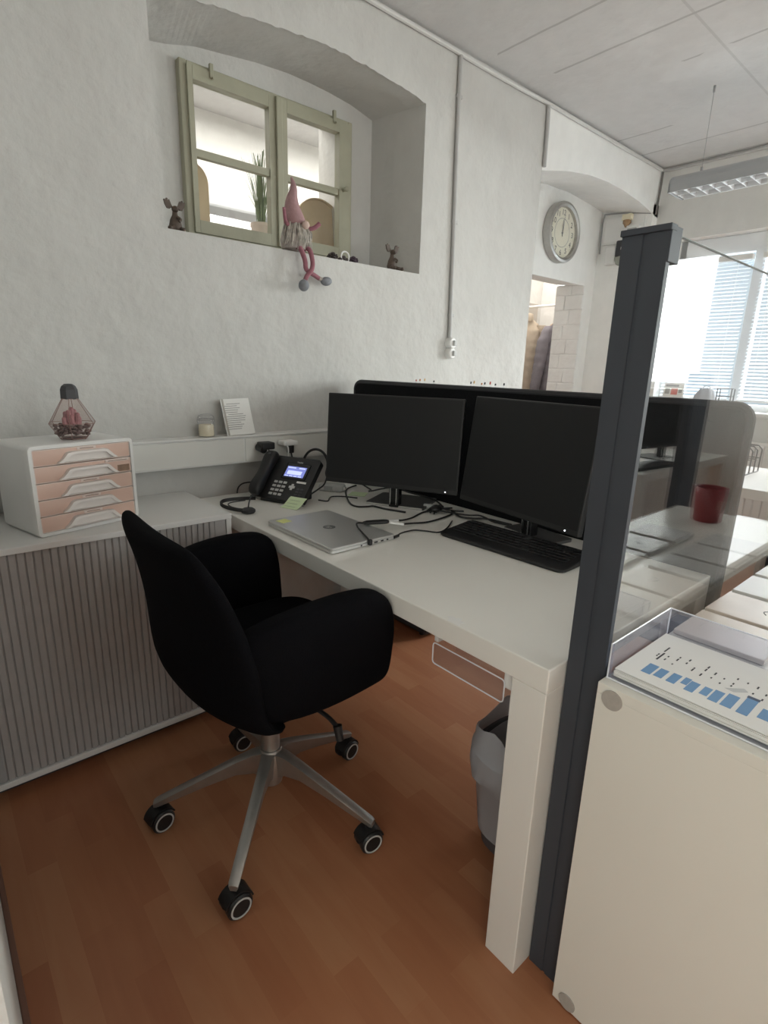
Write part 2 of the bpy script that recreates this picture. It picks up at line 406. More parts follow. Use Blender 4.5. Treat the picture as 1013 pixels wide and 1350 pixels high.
# --- arched niche with the clock and the doorway
NF = [(XN, 2.398), (3.25, 2.455), (3.5, 2.487), (3.72, 2.497), (3.95, 2.490), (4.2, 2.468), (XF, 2.418)]
nb = MB(); k = 30
fr = [(XN+(XF-XN)*i/k, YW, lerp_arch(XN+(XF-XN)*i/k, NF)) for i in range(k+1)]
bk = [(p[0], YN, p[2]+.055+.02*(i < 20)) for i, p in enumerate(fr)]
bk = [(p[0], YN, lerp_arch(p[0], [(XN, 2.45), (3.3, 2.51), (3.62, 2.545), (3.9, 2.553), (4.2, 2.535), (XF, 2.505)])) for p in fr]
strip(nb, fr, [(p[0], YW, ZC) for p in fr]); strip(nb, fr, bk)
dx0, dx1, dz = 3.36, 4.286, 1.95
strip(nb, [(p[0], YN, dz) for p in bk], bk)
nb.quad((XN, YN, 0), (dx0, YN, 0), (dx0, YN, dz), (XN, YN, dz)); nb.quad((dx1, YN, 0), (XF, YN, 0), (XF, YN, dz), (dx1, YN, dz))
nb.quad((dx0, YN, dz), (dx1, YN, dz), (dx1, YB, dz+.03), (dx0, YB, dz+.03))
nb.quad((XN, YB, 0), (dx0, YB, 0), (dx0, YB, ZC), (XN, YB, ZC)); nb.quad((dx1, YB, 0), (5.3, YB, 0), (5.3, YB, ZC), (dx1, YB, ZC))
nb.quad((dx0, YB, dz+.03), (dx1, YB, dz+.03), (dx1, YB, ZC), (dx0, YB, ZC)); nb.quad((dx0, YN, 0), (dx0, YB, 0), (dx0, YB, dz+.03), (dx0, YN, dz))
nb.quad((XJ, YW, 0), (XJ, YN, 0), (XJ, YN, 2.56), (XJ, YW, 2.50)); nb.quad((XJ, YW, 0), (XF, YW, 0), (XF, YW, 2.5), (XJ, YW, 2.5))
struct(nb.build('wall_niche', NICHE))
# painted bricks of the doorway jamb
jb = MB(); rb = random.Random(5)
for r in range(17):
    z0 = r*.118; cut = (.115, .165)[r % 2]
    for a, b in ((0, cut), (cut, YB-YN)):
        jb.box(dx1-.004-rb.uniform(0, .006), dx1+.02, YN+a+.002, YN+b-.002, z0+.003, min(z0+.115, dz+.01), .006, 2)
jb.box(dx1, dx1+.02, YN+.001, YB-.001, 0, dz+.02)
struct(jb.build('trim_1', BRICKW))

# --- far wall with the blind windows
fw_ = MB(); q = lambda y, z: (XF, y, z)
WIN = [(.42, 1.95, 1.03, 2.24), (-2.62, -.83, 1.17, 2.24)]
ys = [-3.3, -2.62, -.83, .42, 1.95, YW]
for a, b in zip(ys, ys[1:]):
    if (a, b) in [(w[0], w[1]) for w in WIN]:
        c = [w[2] for w in WIN if w[0] == a][0]
        fw_.quad(q(a, 0), q(b, 0), q(b, c), q(a, c)); fw_.quad(q(a, 2.24), q(b, 2.24), q(b, ZC), q(a, ZC))
        D = .22; e = lambda y, z: (XF+D, y, z)
        fw_.quad(q(a, c), q(b, c), e(b, c), e(a, c)); fw_.quad(q(a, 2.24), q(b, 2.24), e(b, 2.24), e(a, 2.24))
        fw_.quad(q(a, c), q(a, 2.24), e(a, 2.24), e(a, c)); fw_.quad(q(b, c), q(b, 2.24), e(b, 2.24), e(b, c))
    else: fw_.quad(q(a, 0), q(b, 0), q(b, ZC), q(a, ZC))
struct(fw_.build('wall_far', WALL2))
# --- remaining walls of this room and of the neighbouring room
struct(MB().box(X0-.15, X0, .42, YB, 0, ZC).build('wall_left', WALL))
ow = MB(); ow.box(X0-1.55, X0-.14, .42, .57, 0, ZC); ow.box(-1.6, -1.5, -3.3, .45, 0, ZC)
struct(ow.build('wall_entrance', WALL2))
rw = MB(); wz = [(-1.6, 1.1, 0, ZC), (3.3, 4.6, 0, ZC), (1.1, 3.3, 0, 1.1), (1.1, 3.3, 2.35, ZC)]
for a, b, c, d in wz: rw.box(a, b, -3.3, -3.15, c, d)
struct(rw.build('wall_rear', WALL2))
nr = MB(); nr.box(X0-.1, 5.4, 3.62, 3.75, 0, ZC); nr.box(5.3, 5.4, YB, 3.7, 0, ZC); nr.box(X0-.1, X0, YB, 3.7, 0, ZC); nr.box(3.02, 3.12, YB, 3.62, 0, ZC)
struct(nr.build('wall_neighbour', WALL2))
# baseboards
struct(MB().box(X0, X0+.012, .42, 1.68, 0, .045, .003).build('baseboard_left', mat('brown_baseboard', (.20, .10, .07), .5, noise=.1)))

# --- the little sage green window
fb = MB(); y0, y1 = 2.405, 2.455
for a in ((wx0, 1.005, wz0, wz1), (1.79, wx1, wz0, wz1), (1.005, 1.79, 2.375, wz1-.0005), (1.005, 1.79, wz0+.0005, 1.80)): fb.box(a[0], a[1], y0, y1, a[2], a[3], .004)
win = struct(fb.build('window_1', WFRAME))
for sx0, sx1 in ((1.0, 1.40), (1.40, 1.795)):
    sb = MB(); l0, l1 = sx0+(.022 if sx0 < 1.2 else .045), sx1-(.045 if sx0 < 1.2 else .065)
    yy0, yy1 = 2.392, 2.432; zb, zt = 1.79, 2.385
    p0, p1 = 1.838, 2.338
    for a in ((sx0, l0, zb, zt), (l1, sx1, zb, zt), (l0, l1, zb, p0), (l0, l1, p1, zt)): sb.box(a[0]+.001, a[1]-.001 if a[1] == sx1 else a[1], yy0, yy1, a[2], a[3], 0)
    sash = sb.build('sash', WFRAME, win)
    MB().box(l0-.002, l1+.002, yy0+.006, yy1-.006, 2.072, 2.102, .003).build('glazing_bar', WFRAME, sash)
    MB().box(l0-.005, l1+.005, 2.414, 2.417, p0-.005, 2.078).build('pane', PANE, sash)
    MB().box(l0-.005, l1+.005, 2.414, 2.417, 2.096, p1+.005).build('pane', PANE, sash)
MB().box(1.385, 1.415, 2.378, 2.393, 1.79, 2.385, .004).build('astragal', WFRAME, win)
kb = MB(); kb.cyl((1.755, 2.393, 2.098), (1.755, 2.372, 2.098), .008).ball((1.755, 2.366, 2.098), .012); kb.build('knob', WFRAME, win, True)
lb = MB()
for x, z in ((1.10, 2.392), (1.70, 2.40)): lb.box(x-.008, x+.008, 2.385, 2.40, z-.03, z+.02, .003).cyl((x, 2.39, z-.03), (x, 2.37, z-.035), .004)
lb.build('window_catch', WFRAME, win)

# --- far windows with frames
WP = mat('white_window_frame', (.80, .81, .82), .35, noise=.02)
for n, (a, b, c, d) in enumerate(WIN):
    w2 = MB(); x0, x1 = XF+.10, XF+.16
    for s_ in ((a, a+.05, c, d), (b-.05, b, c, d), (a, b, c, c+.05), (a, b, d-.12, d)): w2.box(x0, x1, s_[0], s_[1], s_[2], s_[3], .005)
    muls = (1.405, .91) if n == 0 else (-1.72,)
    for y in muls: w2.box(x0-.01, x1, y-.035, y+.035, c, d-.1, .005)
    wo = struct(w2.build('window_%d' % (n+2), WP))
    MB().box(XF+.128, XF+.132, a+.05, b-.05, c+.05, d-.12).build('pane', PANE, wo)
    struct(MB().box(XF-.10, XF+.10, a-.03, b+.03, c-.025, c+.002, .006).build('trim_%d' % (n+2), WHT))
# house front across the street, seen as a pale shape between the slats
tag(MB().box(8.5, 9.0, -6, .95, -1, 7).build('building', mat('pale_facade', (.62, .66, .72), .9, noise=.05)), 'pale building front across the street behind the right blind', 'building')
struct(MB().box(4.75, 20, -10, 10, -.6, -.5).build('ground', mat('grey_paving', (.45, .45, .44), .9, noise=.1)))

# --- venetian blinds
def blind(ya, yb, zt, zb, label):
    t = thing('venetian_blind', label, 'blind', (XF+.05, (ya+yb)/2, zb), 0, 'venetian blinds of the far window')
    MB().box(XF+.03, XF+.075, ya, yb, zt, zt+.035, .004).build('head_rail', WHT, t, world=True)
    n = int((zt-zb)/.0245); hw = .0125; an = R(22)
    sl = MB()
    for i in range(n):
        z = zb+.02+i*.0245
        dx, dz_ = hw*math.cos(an), hw*math.sin(an)
        p = [(XF+.052-dx, z-dz_), (XF+.052, z+.0018), (XF+.052+dx, z+dz_)]
        for (xa, za), (xb, zb2) in zip(p, p[1:]): sl.quad((xa, ya+.004, za), (xa, yb-.004, za), (xb, yb-.004, zb2), (xb, ya+.004, zb2))
    sl.build('slats', SLAT, t, world=True)
    MB().box(XF+.038, XF+.066, ya, yb, zb, zb+.012, .003).build('bottom_rail', WHT, t, world=True)
    cd = MB()
    for y in (ya+.08, yb-.08): cd.cyl((XF+.036, y, zb), (XF+.036, y, zt), .0011, seg=5)
    cd.build('ladder_cord', WHT, t, world=True)
    wd = MB().cyl((XF+.022, yb-.16, zt), (XF+.020, yb-.16, zt-.62), .004, seg=8)
    wd.build('tilt_wand', WHT, t, world=True)
blind(1.435, 1.925, 2.06, 1.10, 'white venetian blind with sun behind it, left one of the far window')
blind(.94, 1.375, 2.06, 1.10, 'white venetian blind right of the mullion, beside the sunlit blind')

# --- conduits and ledges
CON = mat('painted_conduit', (.50, .49, .48), .5, noise=.06, nscale=20); CONW = mat('white_painted_pipe', (.66, .65, .63), .5, noise=.05)
GAP = mat('dark_gap', (.20, .19, .18), .9, noise=.2)
cb = MB(); rc = random.Random(9)
cb.tube([(X0, YW-.012, ZC-.022)]+[(x*.3, YW-.012+rc.uniform(-.002, .002), ZC-.022+rc.uniform(-.004, .004)) for x in range(1, 15)]+[(4.44, YW-.012, ZC-.02)], .010, 8, 3)
tag(cb.build('ceiling_conduit', CONW, None, True), 'thin white painted conduit running along wall and ceiling joint', 'conduit')
cb = MB().tube([(4.47, YW-.012, ZC-.02), (4.488, 2.05, ZC-.02), (4.488, -3.1, ZC-.02)], .010, 8, 0)
tag(cb.build('ceiling_conduit', CON, None, True), 'thin grey conduit along the ceiling above the blind window', 'conduit')
tag(MB().tube([(4.46, YW-.014, ZC-.03), (4.455, YW-.014, 2.6), (4.44, YW-.014, 2.43)], .008, 8, 3).build('corner_cable', GAP, None, True), 'dark cable running down the far corner to the niche arch', 'cable')
t = thing('wall_conduit', 'long grey vertical conduit down the wall to two round outlets', 'conduit', (2.25, YW, 1.43))
MB().tube([(2.235, YW-.011, ZC-.03), (2.24, YW-.011, 2.4), (2.255, YW-.011, 1.9), (2.268, YW-.011, 1.43)], .0105, 10, 4).build('pipe', CON, t, True, world=True)
for z in (2.55, 2.0, 1.55): MB().box(2.223+.03*(2.55-z), 2.263+.03*(2.55-z), YW-.013, YW, z-.008, z+.008, .003).build('clip', CON, t, world=True)
tag(MB().tube([(XN-.008, YW-.012, ZC-.03), (XN, YW-.012, 2.6), (XN+.004, YW-.012, 2.415)], .011, 10, 3).build('wall_conduit', CON, None, True), 'short grey vertical conduit at the wall end above the clock niche', 'conduit')
for i, (z, lab) in enumerate(((1.405, 'round white surface outlet directly under the long conduit'), (1.352, 'round white surface outlet, lower one of the stacked pair'))):
    t = thing('wall_outlet', lab, 'outlet', (2.274, YW, z), 0, 'round surface outlets')
    b = MB(); b.cyl((2.274, YW, z), (2.274, YW-.030, z), .030, .028, 28).cyl((2.274, YW-.03, z), (2.274, YW-.036, z), .028, .024, 28); b.build('housing', WHT, t, True, world=True)
    b = MB(); b.box(2.268, 2.290, YW-.050, YW-.034, z-.014, z+.014, .004); b.build('toggle', LGREY, t, world=True)

# --- cable trunking under the window
t = thing('cable_trunking', 'white cable trunking along the wall behind phone and drawers', 'trunking', (1.6, YW, .872))
MB().box(X0, 1.57, 2.045, YW, .872, .980, .003).build('channel', CABW, t, world=True)
b = MB(); b.box(X0, 1.005, 2.041, 2.046, .879, .973, .001); b.box(1.012, 1.57, 2.041, 2.046, .879, .973, .001); b.build('cover', mat('ivory_cover', (.74, .73, .69), .4, noise=.02), t, world=True)
MB().box(X0, 1.57, 2.036, YW, .978, .985, .002).build('top_ledge', CABW, t, world=True)

# --- electrical things on the niche side wall
x = XJ
t = thing('fuse_cabinet', 'white flush fuse cabinet door high on the niche wall', 'cabinet', (x, 2.37, 2.26))
MB().box(x-.012, x, 2.16, 2.50, 2.26, 2.455, .003).build('frame', CABW, t, world=True)
MB().box(x-.016, x-.011, 2.18, 2.48, 2.272, 2.44, .002).build('door', WHT, t, world=True)
tag(MB().tube([(x-.014, 2.505, 2.20), (x-.014, 2.51, 2.40), (x-.014, 2.50, 2.475), (x-.014, 2.48, 2.485), (x-.014, 2.3, 2.468), (x-.014, 2.13, 2.437)], .006, 6, 4).build('electric_cable', GREY, None, True), 'grey cable framing the top of the fuse cabinet', 'cable')
t = thing('ceramic_fuse', 'cream junction box with brown insulator above the dark meter', 'fuse', (x-.02, 2.30, 2.36))
MB().box(x-.05, x-.012, 2.26, 2.335, 2.41, 2.455, .005).build('box', CREAM, t, world=True)
MB().lathe([(.028, 0), (.03, .02), (.018, .035), (.012, .05)], (0, 0, 0), 16).xf(T((x-.034, 2.297, 2.412)) @ rotm('X', 180)).build('insulator', mat('brown_ceramic', (.40, .25, .13), .4, noise=.1), t, True, world=True)
t = thing('electricity_meter', 'dark grey electricity meter half hidden by the partition post', 'meter', (x-.03, 2.28, 2.1))
MB().box(x-.09, x, 2.20, 2.335, 2.145, 2.265, .01).build('housing', DGREY, t, world=True)
MB().lathe([(.052, 0), (.052, .03), (.045, .045), (.0, .05)], (0, 0, 0), 24).xf(T((x-.04, 2.29, 2.135)) @ rotm('Y', -90)).build('glass_dome', mat('greenish_meter_glass', (.33, .34, .29), .15, noise=.1), t, True, world=True)
MB().box(x-.093, x-.089, 2.25, 2.29, 2.195, 2.215, .001).build('plate', LGREY, t, world=True)
t = thing('isolator_switch', 'small white isolator with grey switches above the dark meter', 'switch', (x-.02, 2.25, 2.28))
MB().box(x-.05, x-.012, 2.19, 2.29, 2.275, 2.37, .005).build('housing', WHT, t, world=True)
MB().box(x-.06, x-.049, 2.205, 2.275, 2.315, 2.345, .003).build('toggle', GREY, t, world=True)
t = thing('junction_box', 'plain white box below the fuse cabinet, left of the dark meter', 'box', (x-.03, 2.40, 2.12))
MB().box(x-.05, x, 2.345, 2.44, 2.105, 2.24, .006).build('housing', WHT, t, world=True)
MB().box(x-.056, x-.049, 2.352, 2.433, 2.112, 2.233, .003).build('lid', CABW, t, world=True)

# ================================================================== BIG FURNITURE
# --- roller shutter cabinet
t = thing('shutter_cabinet', 'low white cabinet with grey ribbed roller shutter under the drawers', 'cabinet', (0, 1.69, 0))
cx0, cx1, cy0, cy1 = .002, .778, 1.695, 2.112
MB().box(cx0, cx1, cy0-.002, cy1, .752, .770, .002).build('top_board', CABW, t, world=True)
MB().box(cx0, cx1, cy0, cy1, .047, .066, .002).build('bottom_board', CABW, t, world=True)
MB().box(cx0, cx0+.018, cy0+.002, cy1, .066, .752, .001).build('side_panel', CABW, t, world=True)
MB().box(cx1-.018, cx1, cy0+.002, cy1, .066, .752, .001).build('side_panel', CABW, t, world=True)
MB().box(cx0+.018, cx1-.018, cy1-.012, cy1, .066, .752).build('back_panel', CABW, t, world=True)
MB().box(cx0+.02, cx1-.02, cy0+.06, cy1-.02, 0, .047).build('plinth', DGREY, t, world=True)
b = MB(); px = cx0+.05; 
while px < cx1-.062:
    b.prism([(px, cy0+.016), (px+.0008, cy0+.0115), (px+.003, cy0+.0088), (px+.0165, cy0+.0088), (px+.0188, cy0+.0115), (px+.0196, cy0+.016)], .067, .751, 'z'); px += .0203
b.box(cx0+.02, cx1-.02, cy0+.0145, cy0+.020, .067, .751)
b.build('roller_shutter', SHUT, t, world=True)
MB().box(cx0+.019, cx0+.048, cy0+.006, cy0+.02, .067, .751, .003).build('handle_rail', GREY, t, world=True)
MB().box(cx1-.060, cx1-.019, cy0+.006, cy0+.02, .067, .751, .003).build('end_rail', SHUT, t, world=True)

# --- desk
def desk(x0, x1, y0, y1, label):
    t = thing('desk', label, 'desk', ((x0+x1)/2, (y0+y1)/2, 0))
    MB().box(x0, x1, y0, y1, .693, .744, .0025).build('tabletop', DESK, t, world=True)
    L = .0775
    for a in (x0+.0005, x1-L-.0005):
        for c in (y0+.0005, y1-L-.0005): MB().box(a, a+L, c, c+L, 0, .6925, .002).build('leg', DESK, t, world=True)
    return t
desk(.8105, 1.592, .4605, 2.062, 'large white desk with thick square legs holding laptop and monitors')
desk(1.625, 2.42, .4605, 2.062, 'white desk behind the black felt screen, opposite the laptop desk')

# --- felt screen between the desks
poly = [(y, z) for y, z in rrect(.447, 2.075, .50, 1.197, .035, 7)]
t = thing('desk_screen', 'long black felt screen with rounded corners standing between the desks', 'screen', (1.608, 1.26, .5))
MB().prism(poly, 1.596, 1.620, 'x').build('felt_panel', FELT, t, world=True)
b = MB().tube([(1.608, y, z) for y, z in poly]+[(1.608, *poly[0])], .0135, 8, 0); b.build('edge_trim', mat('charcoal_piping', (.03, .031, .034), .8, noise=.1), t, True, world=True)
for y in (.6, 1.9): MB().box(1.5935, 1.6225, y-.03, y+.03, .62, .695, .002).build('clamp', POST, t, world=True)

# --- glass partition: anthracite post and glass sheet
t = thing('glass_partition', 'clear glass partition held by tall anthracite post at desk end', 'partition', (.885, .425, 0))
py0, py1 = .386, .4575
b = MB(); b.prism([(.866, py0), (.866, .4185), (.8685, .4195), (.8685, .4245), (.866, .4255), (.866, py1), (.878, py1), (.878, py0)], 0, 1.478, 'z')
b.build('post', POST, t, world=True)
MB().box(.862, .882, py0-.003, py1+.002, 1.472, 1.481, .001).build('post_cap', POST, t, world=True)
MB().box(.8665, .902, .3835, .398, 1.43, 1.4795, .001).build('glass_clamp', POST, t, world=True)
gp = MB().box(.8785, 2.05, .3985, .4045, .705, 1.476).build('glass_sheet', GLASS, t, world=True)
b = MB().box(.8785, 2.05, .3984, .4046, 1.4758, 1.4768); b.build('glass_edge', mat('green_glass_edge', (.16, .19, .18), .5, noise=.03), gp, world=True)
for x in (1.2, 1.9): MB().box(x, x+.05, .384, .412, .70, .748, .001).build('glass_foot', POST, t, world=True)

# --- sideboard in front of the glass
t = thing('sideboard', 'long low white sideboard at the lower right in front of glass', 'sideboard', (1.6, .17, 0))
sx0, sx1, sy0, sy1 = .840, 2.36, -.05, .3825
MB().box(sx0, sx1, sy0, sy1, .730, .750, .0008).build('top_board', SIDE, t, world=True)
MB().box(sx0, sx0+.02, sy0, sy1, .004, .7299, .0006).build('side_panel', SIDE, t, world=True)
MB().box(sx1-.02, sx1, sy0, sy1, .004, .7295, .002).build('side_panel', SIDE, t, world=True)
MB().box(sx0+.02, sx1-.02, sy1-.012, sy1-.002, .06, .7295).build('back_panel', SIDE, t, world=True)
MB().box(sx0+.02, sx1-.02, sy0+.02, sy1-.002, .06, .08).build('bottom_board', SIDE, t, world=True)
for k in range(3):
    a = sx0+.022+k*.494
    d = MB().box(a, a+.49, sy0, sy0+.018, .064, .728, .002).build('door', SIDE, t, world=True)
    MB().box(a+.2, a+.29, sy0-.02, sy0-.012, .66, .67, .003).build('handle', SILV, d, world=True)
PAD = mat('grey_felt_pad', (.44, .41, .37), .8, noise=.08, nscale=120)
for y, z in ((.354, .727), (.350, .022)):
    MB().cyl((sx0+.0002, y, z), (sx0-.0025, y, z), .0180, seg=32).build('felt_pad', PAD, t, world=True)

# --- monitors
def monitor(name, label, c, yaw, tilt, w, hgt, base_off, base_d, base_w, group=None):
    # local frame: -Y is the viewing side, X to the viewer's right
    n = Vector((-math.cos(yaw), -math.sin(yaw), 0)); r = (-n).cross(Vector((0, 0, 1)))
    rz = math.atan2(r.y, r.x)
    o = Vector(c)
    base = (o.x-n.x*base_off, o.y-n.y*base_off, .744)
    t = thing(name, label, 'monitor', base, rz, group)
    zc = o.z-.744
    M = T((0, -base_off, zc)) @ Matrix.Rotation(-tilt, 4, 'X')
    p = MB().box(-w/2, w/2, 0, .022, -hgt/2, hgt/2, .003).box(-w*.33, w*.33, .02, .052, -hgt*.36, hgt*.30, .012).xf(M).build('housing', BLK, t)
    MB().box(-w/2+.006, w/2-.006, -.0008, .002, -hgt/2+.017, hgt/2-.006).xf(M).build('display', SCR, t)
    b = MB()
    b.cyl((w/2-.045, -.0014, -hgt/2+.0085), (w/2-.045, .001, -hgt/2+.0085), .0022, seg=10)
    b.xf(M).build('power_light', mat('power_led_'+name, (.8, .8, .85), .4, emit=(.85, .9, 1), estr=1.2), t)
    b = MB(); b.box(-.021, .021, .045-base_off, .07-base_off+.015, .0, zc+.02, .006); b.build('stand_column', BLKG, t)
    for s_ in (-1, 1): MB().box(s_*.0125-.0018, s_*.0125+.0018, .041-base_off, .0455-base_off, .012, zc-hgt/2+.02, .0005).build('column_trim', CHROME, t)
    b = MB().prism(rrect(-base_w/2, base_w/2, -base_d*.5, base_d*.5, .012, 4), 0, .009, 'z'); bb = b.build('stand_base', mat('stand_grey_'+name, (.10, .10, .10), .35, noise=.04), t)
    MB().box(-base_w/2+.004, base_w/2-.004, -base_d*.5-.0012, -base_d*.5+.002, .001, .0085).build('base_edge', CHROME, bb)
    return t
monitor('monitor', 'black monitor turned towards the chair, left one above the laptop', (1.321, 1.493, 1.0015), R(27.3), R(4.4), .53, .339, .146, .19, .24)
monitor('monitor', 'black monitor beside the post, right one above the keyboard', (1.412, .981, 1.005), R(-8.6), R(7.5), .51, .36, .105, .105, .21)

# --- office chair
t = thing('office_chair', 'black fabric office chair with armrests on silver star base', 'chair', (.632, 1.189, 0))
cx, cy = .632, 1.189
STITCH = 26
def shell():
    rings = []
    data = [  # z, x centre at middle, half width, half thickness, wrap (edge forward), y centre
        (.462, .505, .235, .030, .05, 1.185), (.478, .462, .275, .040, .05, 1.188), (.505, .430, .292, .045, .045, 1.192), (.55, .416, .296, .046, .042, 1.193), (.61, .413, .294, .045, .04, 1.192),
        (.67, .408, .287, .043, .038, 1.190), (.73, .399, .274, .041, .034, 1.188), (.785, .387, .258, .039, .030, 1.186), (.835, .373, .245, .036, .026, 1.185),
        (.868, .360, .235, .033, .022, 1.184), (.893, .351, .222, .029, .020, 1.184), (.910, .345, .207, .022, .018, 1.184), (.919, .343, .187, .011, .016, 1.184)]
    for z, xc, hw, th, wr, yc in data:
        ring = []
        for k in range(36):
            a, b = sup(2*PI*k/36, hw, th, 2.6)
            ring.append((xc+b+wr*(a/hw)**2, yc+a, z+.0*(a/hw)**2))
        rings.append(ring)
    return MB().loft(rings)
shell().build('backrest', FAB, t, True, world=True, sub=1)
def arm(yc, sgn):
    # stations along x: x, bottom z, top z, half thickness, shift away from the seat
    st = [(.400, .560, .66, .022, -.050), (.425, .530, .715, .034, -.036), (.47, .506, .742, .040, -.018), (.53, .494, .760, .043, -.004), (.60, .490, .769, .045, .003), (.67, .491, .772, .046, .005), (.73, .495, .768, .046, .005),
          (.765, .499, .761, .046, .005), (.789, .501, .747, .045, .005), (.801, .505, .730, .043, .005), (.8065, .510, .708, .041, .005), (.812, .517, .680, .035, .005), (.816, .532, .650, .020, .005)]
    rings = []
    for x, zb, zt, th, ys in st:
        zc = (zb+zt)/2; hz = (zt-zb)/2; ring = []
        for k in range(36):
            a, b = sup(2*PI*k/36, hz, th, 3.4)
            lean = .010*sgn*(a/hz)
            ring.append((x, yc+sgn*ys+b+lean, zc+a))
        rings.append(ring)
    return MB().loft(rings)
arm(.928, -1).build('armrest', FAB, t, True, world=True, sub=1)
arm(1.455, 1).build('armrest', FAB, t, True, world=True, sub=1)
def cushion():
    rings = []
    for z, s in ((.447, .84), (.458, .93), (.48, .985), (.51, 1), (.535, .985), (.552, .95), (.562, .86), (.566, .6)):
        rings.append([(.655+a, 1.19+b, z+.006*(1 if z > .5 else 0)*math.cos(2*PI*k/40)) for k in range(40) for a, b in [sup(2*PI*k/40, .225*s, .243*s, 4.5)]])
    return MB().loft(rings)
cushion().build('seat', FAB, t, True, world=True, sub=1)
b = MB(); b.box(.50, .74, 1.10, 1.28, .418, .452, .012); b.cyl((cx, cy, .30), (cx, cy, .43), .036, .045, 24); b.box(.56, .71, 1.15, 1.23, .385, .43, .01)
mech = b.build('tilt_mechanism', BLK, t, True, world=True)
MB().tube([(.66, 1.12, .41), (.69, 1.02, .40), (.70, .97, .385), (.70, .955, .37)], .006, 8, 4).cyl((.70, .962, .388), (.70, .95, .352), .012, .010, 14).build('height_lever', BLK, mech, True, world=True)
MB().cyl((cx, cy, .12), (cx, cy, .345), .0255, seg=28).build('gas_column', SILV, t, True, world=True)
hub = MB(); hub.lathe([(.024, .105), (.030, .108), (.034, .15), (.034, .206), (.029, .219), (.026, .220)], (cx, cy, 0), 28)
base = hub.build('star_base', SILV, t, True, world=True)
for k in range(5):
    a = R(8.63+72*k); M = T((cx, cy, 0)) @ Matrix.Rotation(a, 4, 'Z')
    rings = []
    for r, zt, hgt, wd in ((.018, .216, .090, .020), (.05, .211, .066, .0165), (.10, .192, .046, .0150), (.18, .156, .034, .0140), (.26, .120, .026, .0135), (.315, .095, .020, .013), (.322, .090, .015, .011)):
        rings.append([(r, -wd, zt-.003), (r, -wd*.55, zt), (r, wd*.55, zt), (r, wd, zt-.003), (r, wd*.7, zt-hgt), (r, -wd*.7, zt-hgt)])
    MB().loft(rings).xf(M).build('base_arm', SILV, base, True, world=True, angle=30)
for k in range(5):
    a = R(8.63+72*k); p = (cx+.309*math.cos(a), cy+.309*math.sin(a)); th = R([188, 176, 8, 182, 170][k])
    M = T((p[0], p[1], 0)) @ Matrix.Rotation(th, 4, 'Z')
    b = MB()
    for s_ in (-1, 1):
        w_ = MB().lathe([(.010, -.011), (.027, -.011), (.0325, -.007), (.0325, .006), (.029, .010), (.010, .0105)], (0, 0, 0), 26).xf(T((0, s_*.0165, .033)) @ rotm('X', 90 if s_ < 0 else -90))
        me = bpy.data.meshes.new('x'); w_.bm.to_mesh(me); b.bm.from_mesh(me); bpy.data.meshes.remove(me)
    b.box(-.012, .022, -.006, .006, .03, .062, .004)
    b.cyl((.004, 0, .05), (.004, 0, .086), .0065, seg=12)
    hood = [(.038*math.cos(R(q)), .033+.0375*math.sin(R(q))) for q in range(20, 171, 15)]
    hin = [(.0335*math.cos(R(q)), .033+.0335*math.sin(R(q))) for q in range(170, 19, -15)]
    b.prism(hood+hin, -.020, .020, 'y')
    c_ = b.xf(M).build('caster', BLK, t, True, world=True)
    for s_ in (-1, 1):
        b = MB(); ring = [(.0265, .0265), (.0265, .0283), (.0225, .0283), (.0225, .0265)]
        b.loft([[(r*math.cos(2*PI*q/28), s_*y, .033+r*math.sin(2*PI*q/28)) for q in range(28)] for r, y in ring+[ring[0]]], cap=False)
        b.xf(M).build('wheel_ring', LGREY, c_, True, world=True)

# --- hanging louvre lamp over the far side
def lamp(label, X, Yc, Z, L, along='y', lit=False, wires=True):
    t = thing('pendant_lamp', label, 'lamp', (X, Yc, Z), 0 if along == 'y' else R(90))
    W_ = .095; hgt = .062
    prof = [(W_*math.cos(R(a)), .028+hgt*math.sin(R(a))*.9) for a in range(0, 181, 15)]
    inn = [(W_*.96*math.cos(R(a)), .028+(hgt-.004)*math.sin(R(a))*.9) for a in range(180, -1, -15)]
    b = MB(); b.prism([(x, z) for x, z in prof+inn], -L/2, L/2, 'y')
    b.box(-W_, -W_+.004, -L/2, L/2, -.012, .03); b.box(W_-.004, W_, -L/2, L/2, -.012, .03)
    LM = mat('grey_lamp_steel_'+label[:9], (.40, .41, .42), .4, noise=.03)
    b.build('housing', LM, t, True)
    for s_ in (-1, 1):
        e = [(x*1.0, z) for x, z in prof]+[(-W_, -.014), (W_, -.014)]
        MB().prism(e, s_*L/2-.004, s_*L/2+.004, 'y').build('end_cap', LM, t)
    lo = MB(); n = int(L/.062)
    for i in range(n+1):
        y = -L/2+.012+i*(L-.024)/n
        lo.prism([(-W_+.006, -.010), (W_-.006, -.010), (W_-.006, .022), (-W_+.006, .022)], y-.0015, y+.0015, 'y')
    lo.box(-.002, .002, -L/2+.01, L/2-.01, -.010, .022)
    lo.box(-W_+.004, -W_+.007, -L/2+.01, L/2-.01, -.012, .022); lo.box(W_-.007, W_-.004, -L/2+.01, L/2-.01, -.012, .022)
    lo.build('louvre', mat('white_louvre_'+label[:9], (.85, .86, .87), .3, noise=.02), t)
    tb = MB()
    for x in (-.045, .045): tb.cyl((x, -L/2+.03, .045), (x, L/2-.03, .045), .013, seg=14)
    tb.build('tube', mat('fluorescent_tube_'+label[:9], (.85, .85, .85), .3, emit=(1, .97, .92) if lit else None, estr=4.0 if lit else 0), t, True)
    if wires:
        for y in (-L/2+.12, L/2-.12):
            MB().cyl((0, y, .08), (0, y, ZC-Z-.03), .0013, seg=6).box(-.006, .006, y-.006, y+.006, .075, .11, .002).cyl((0, y, ZC-Z-.03), (0, y, ZC-Z), .006, seg=10).build('wire', GREY, t)
    return t
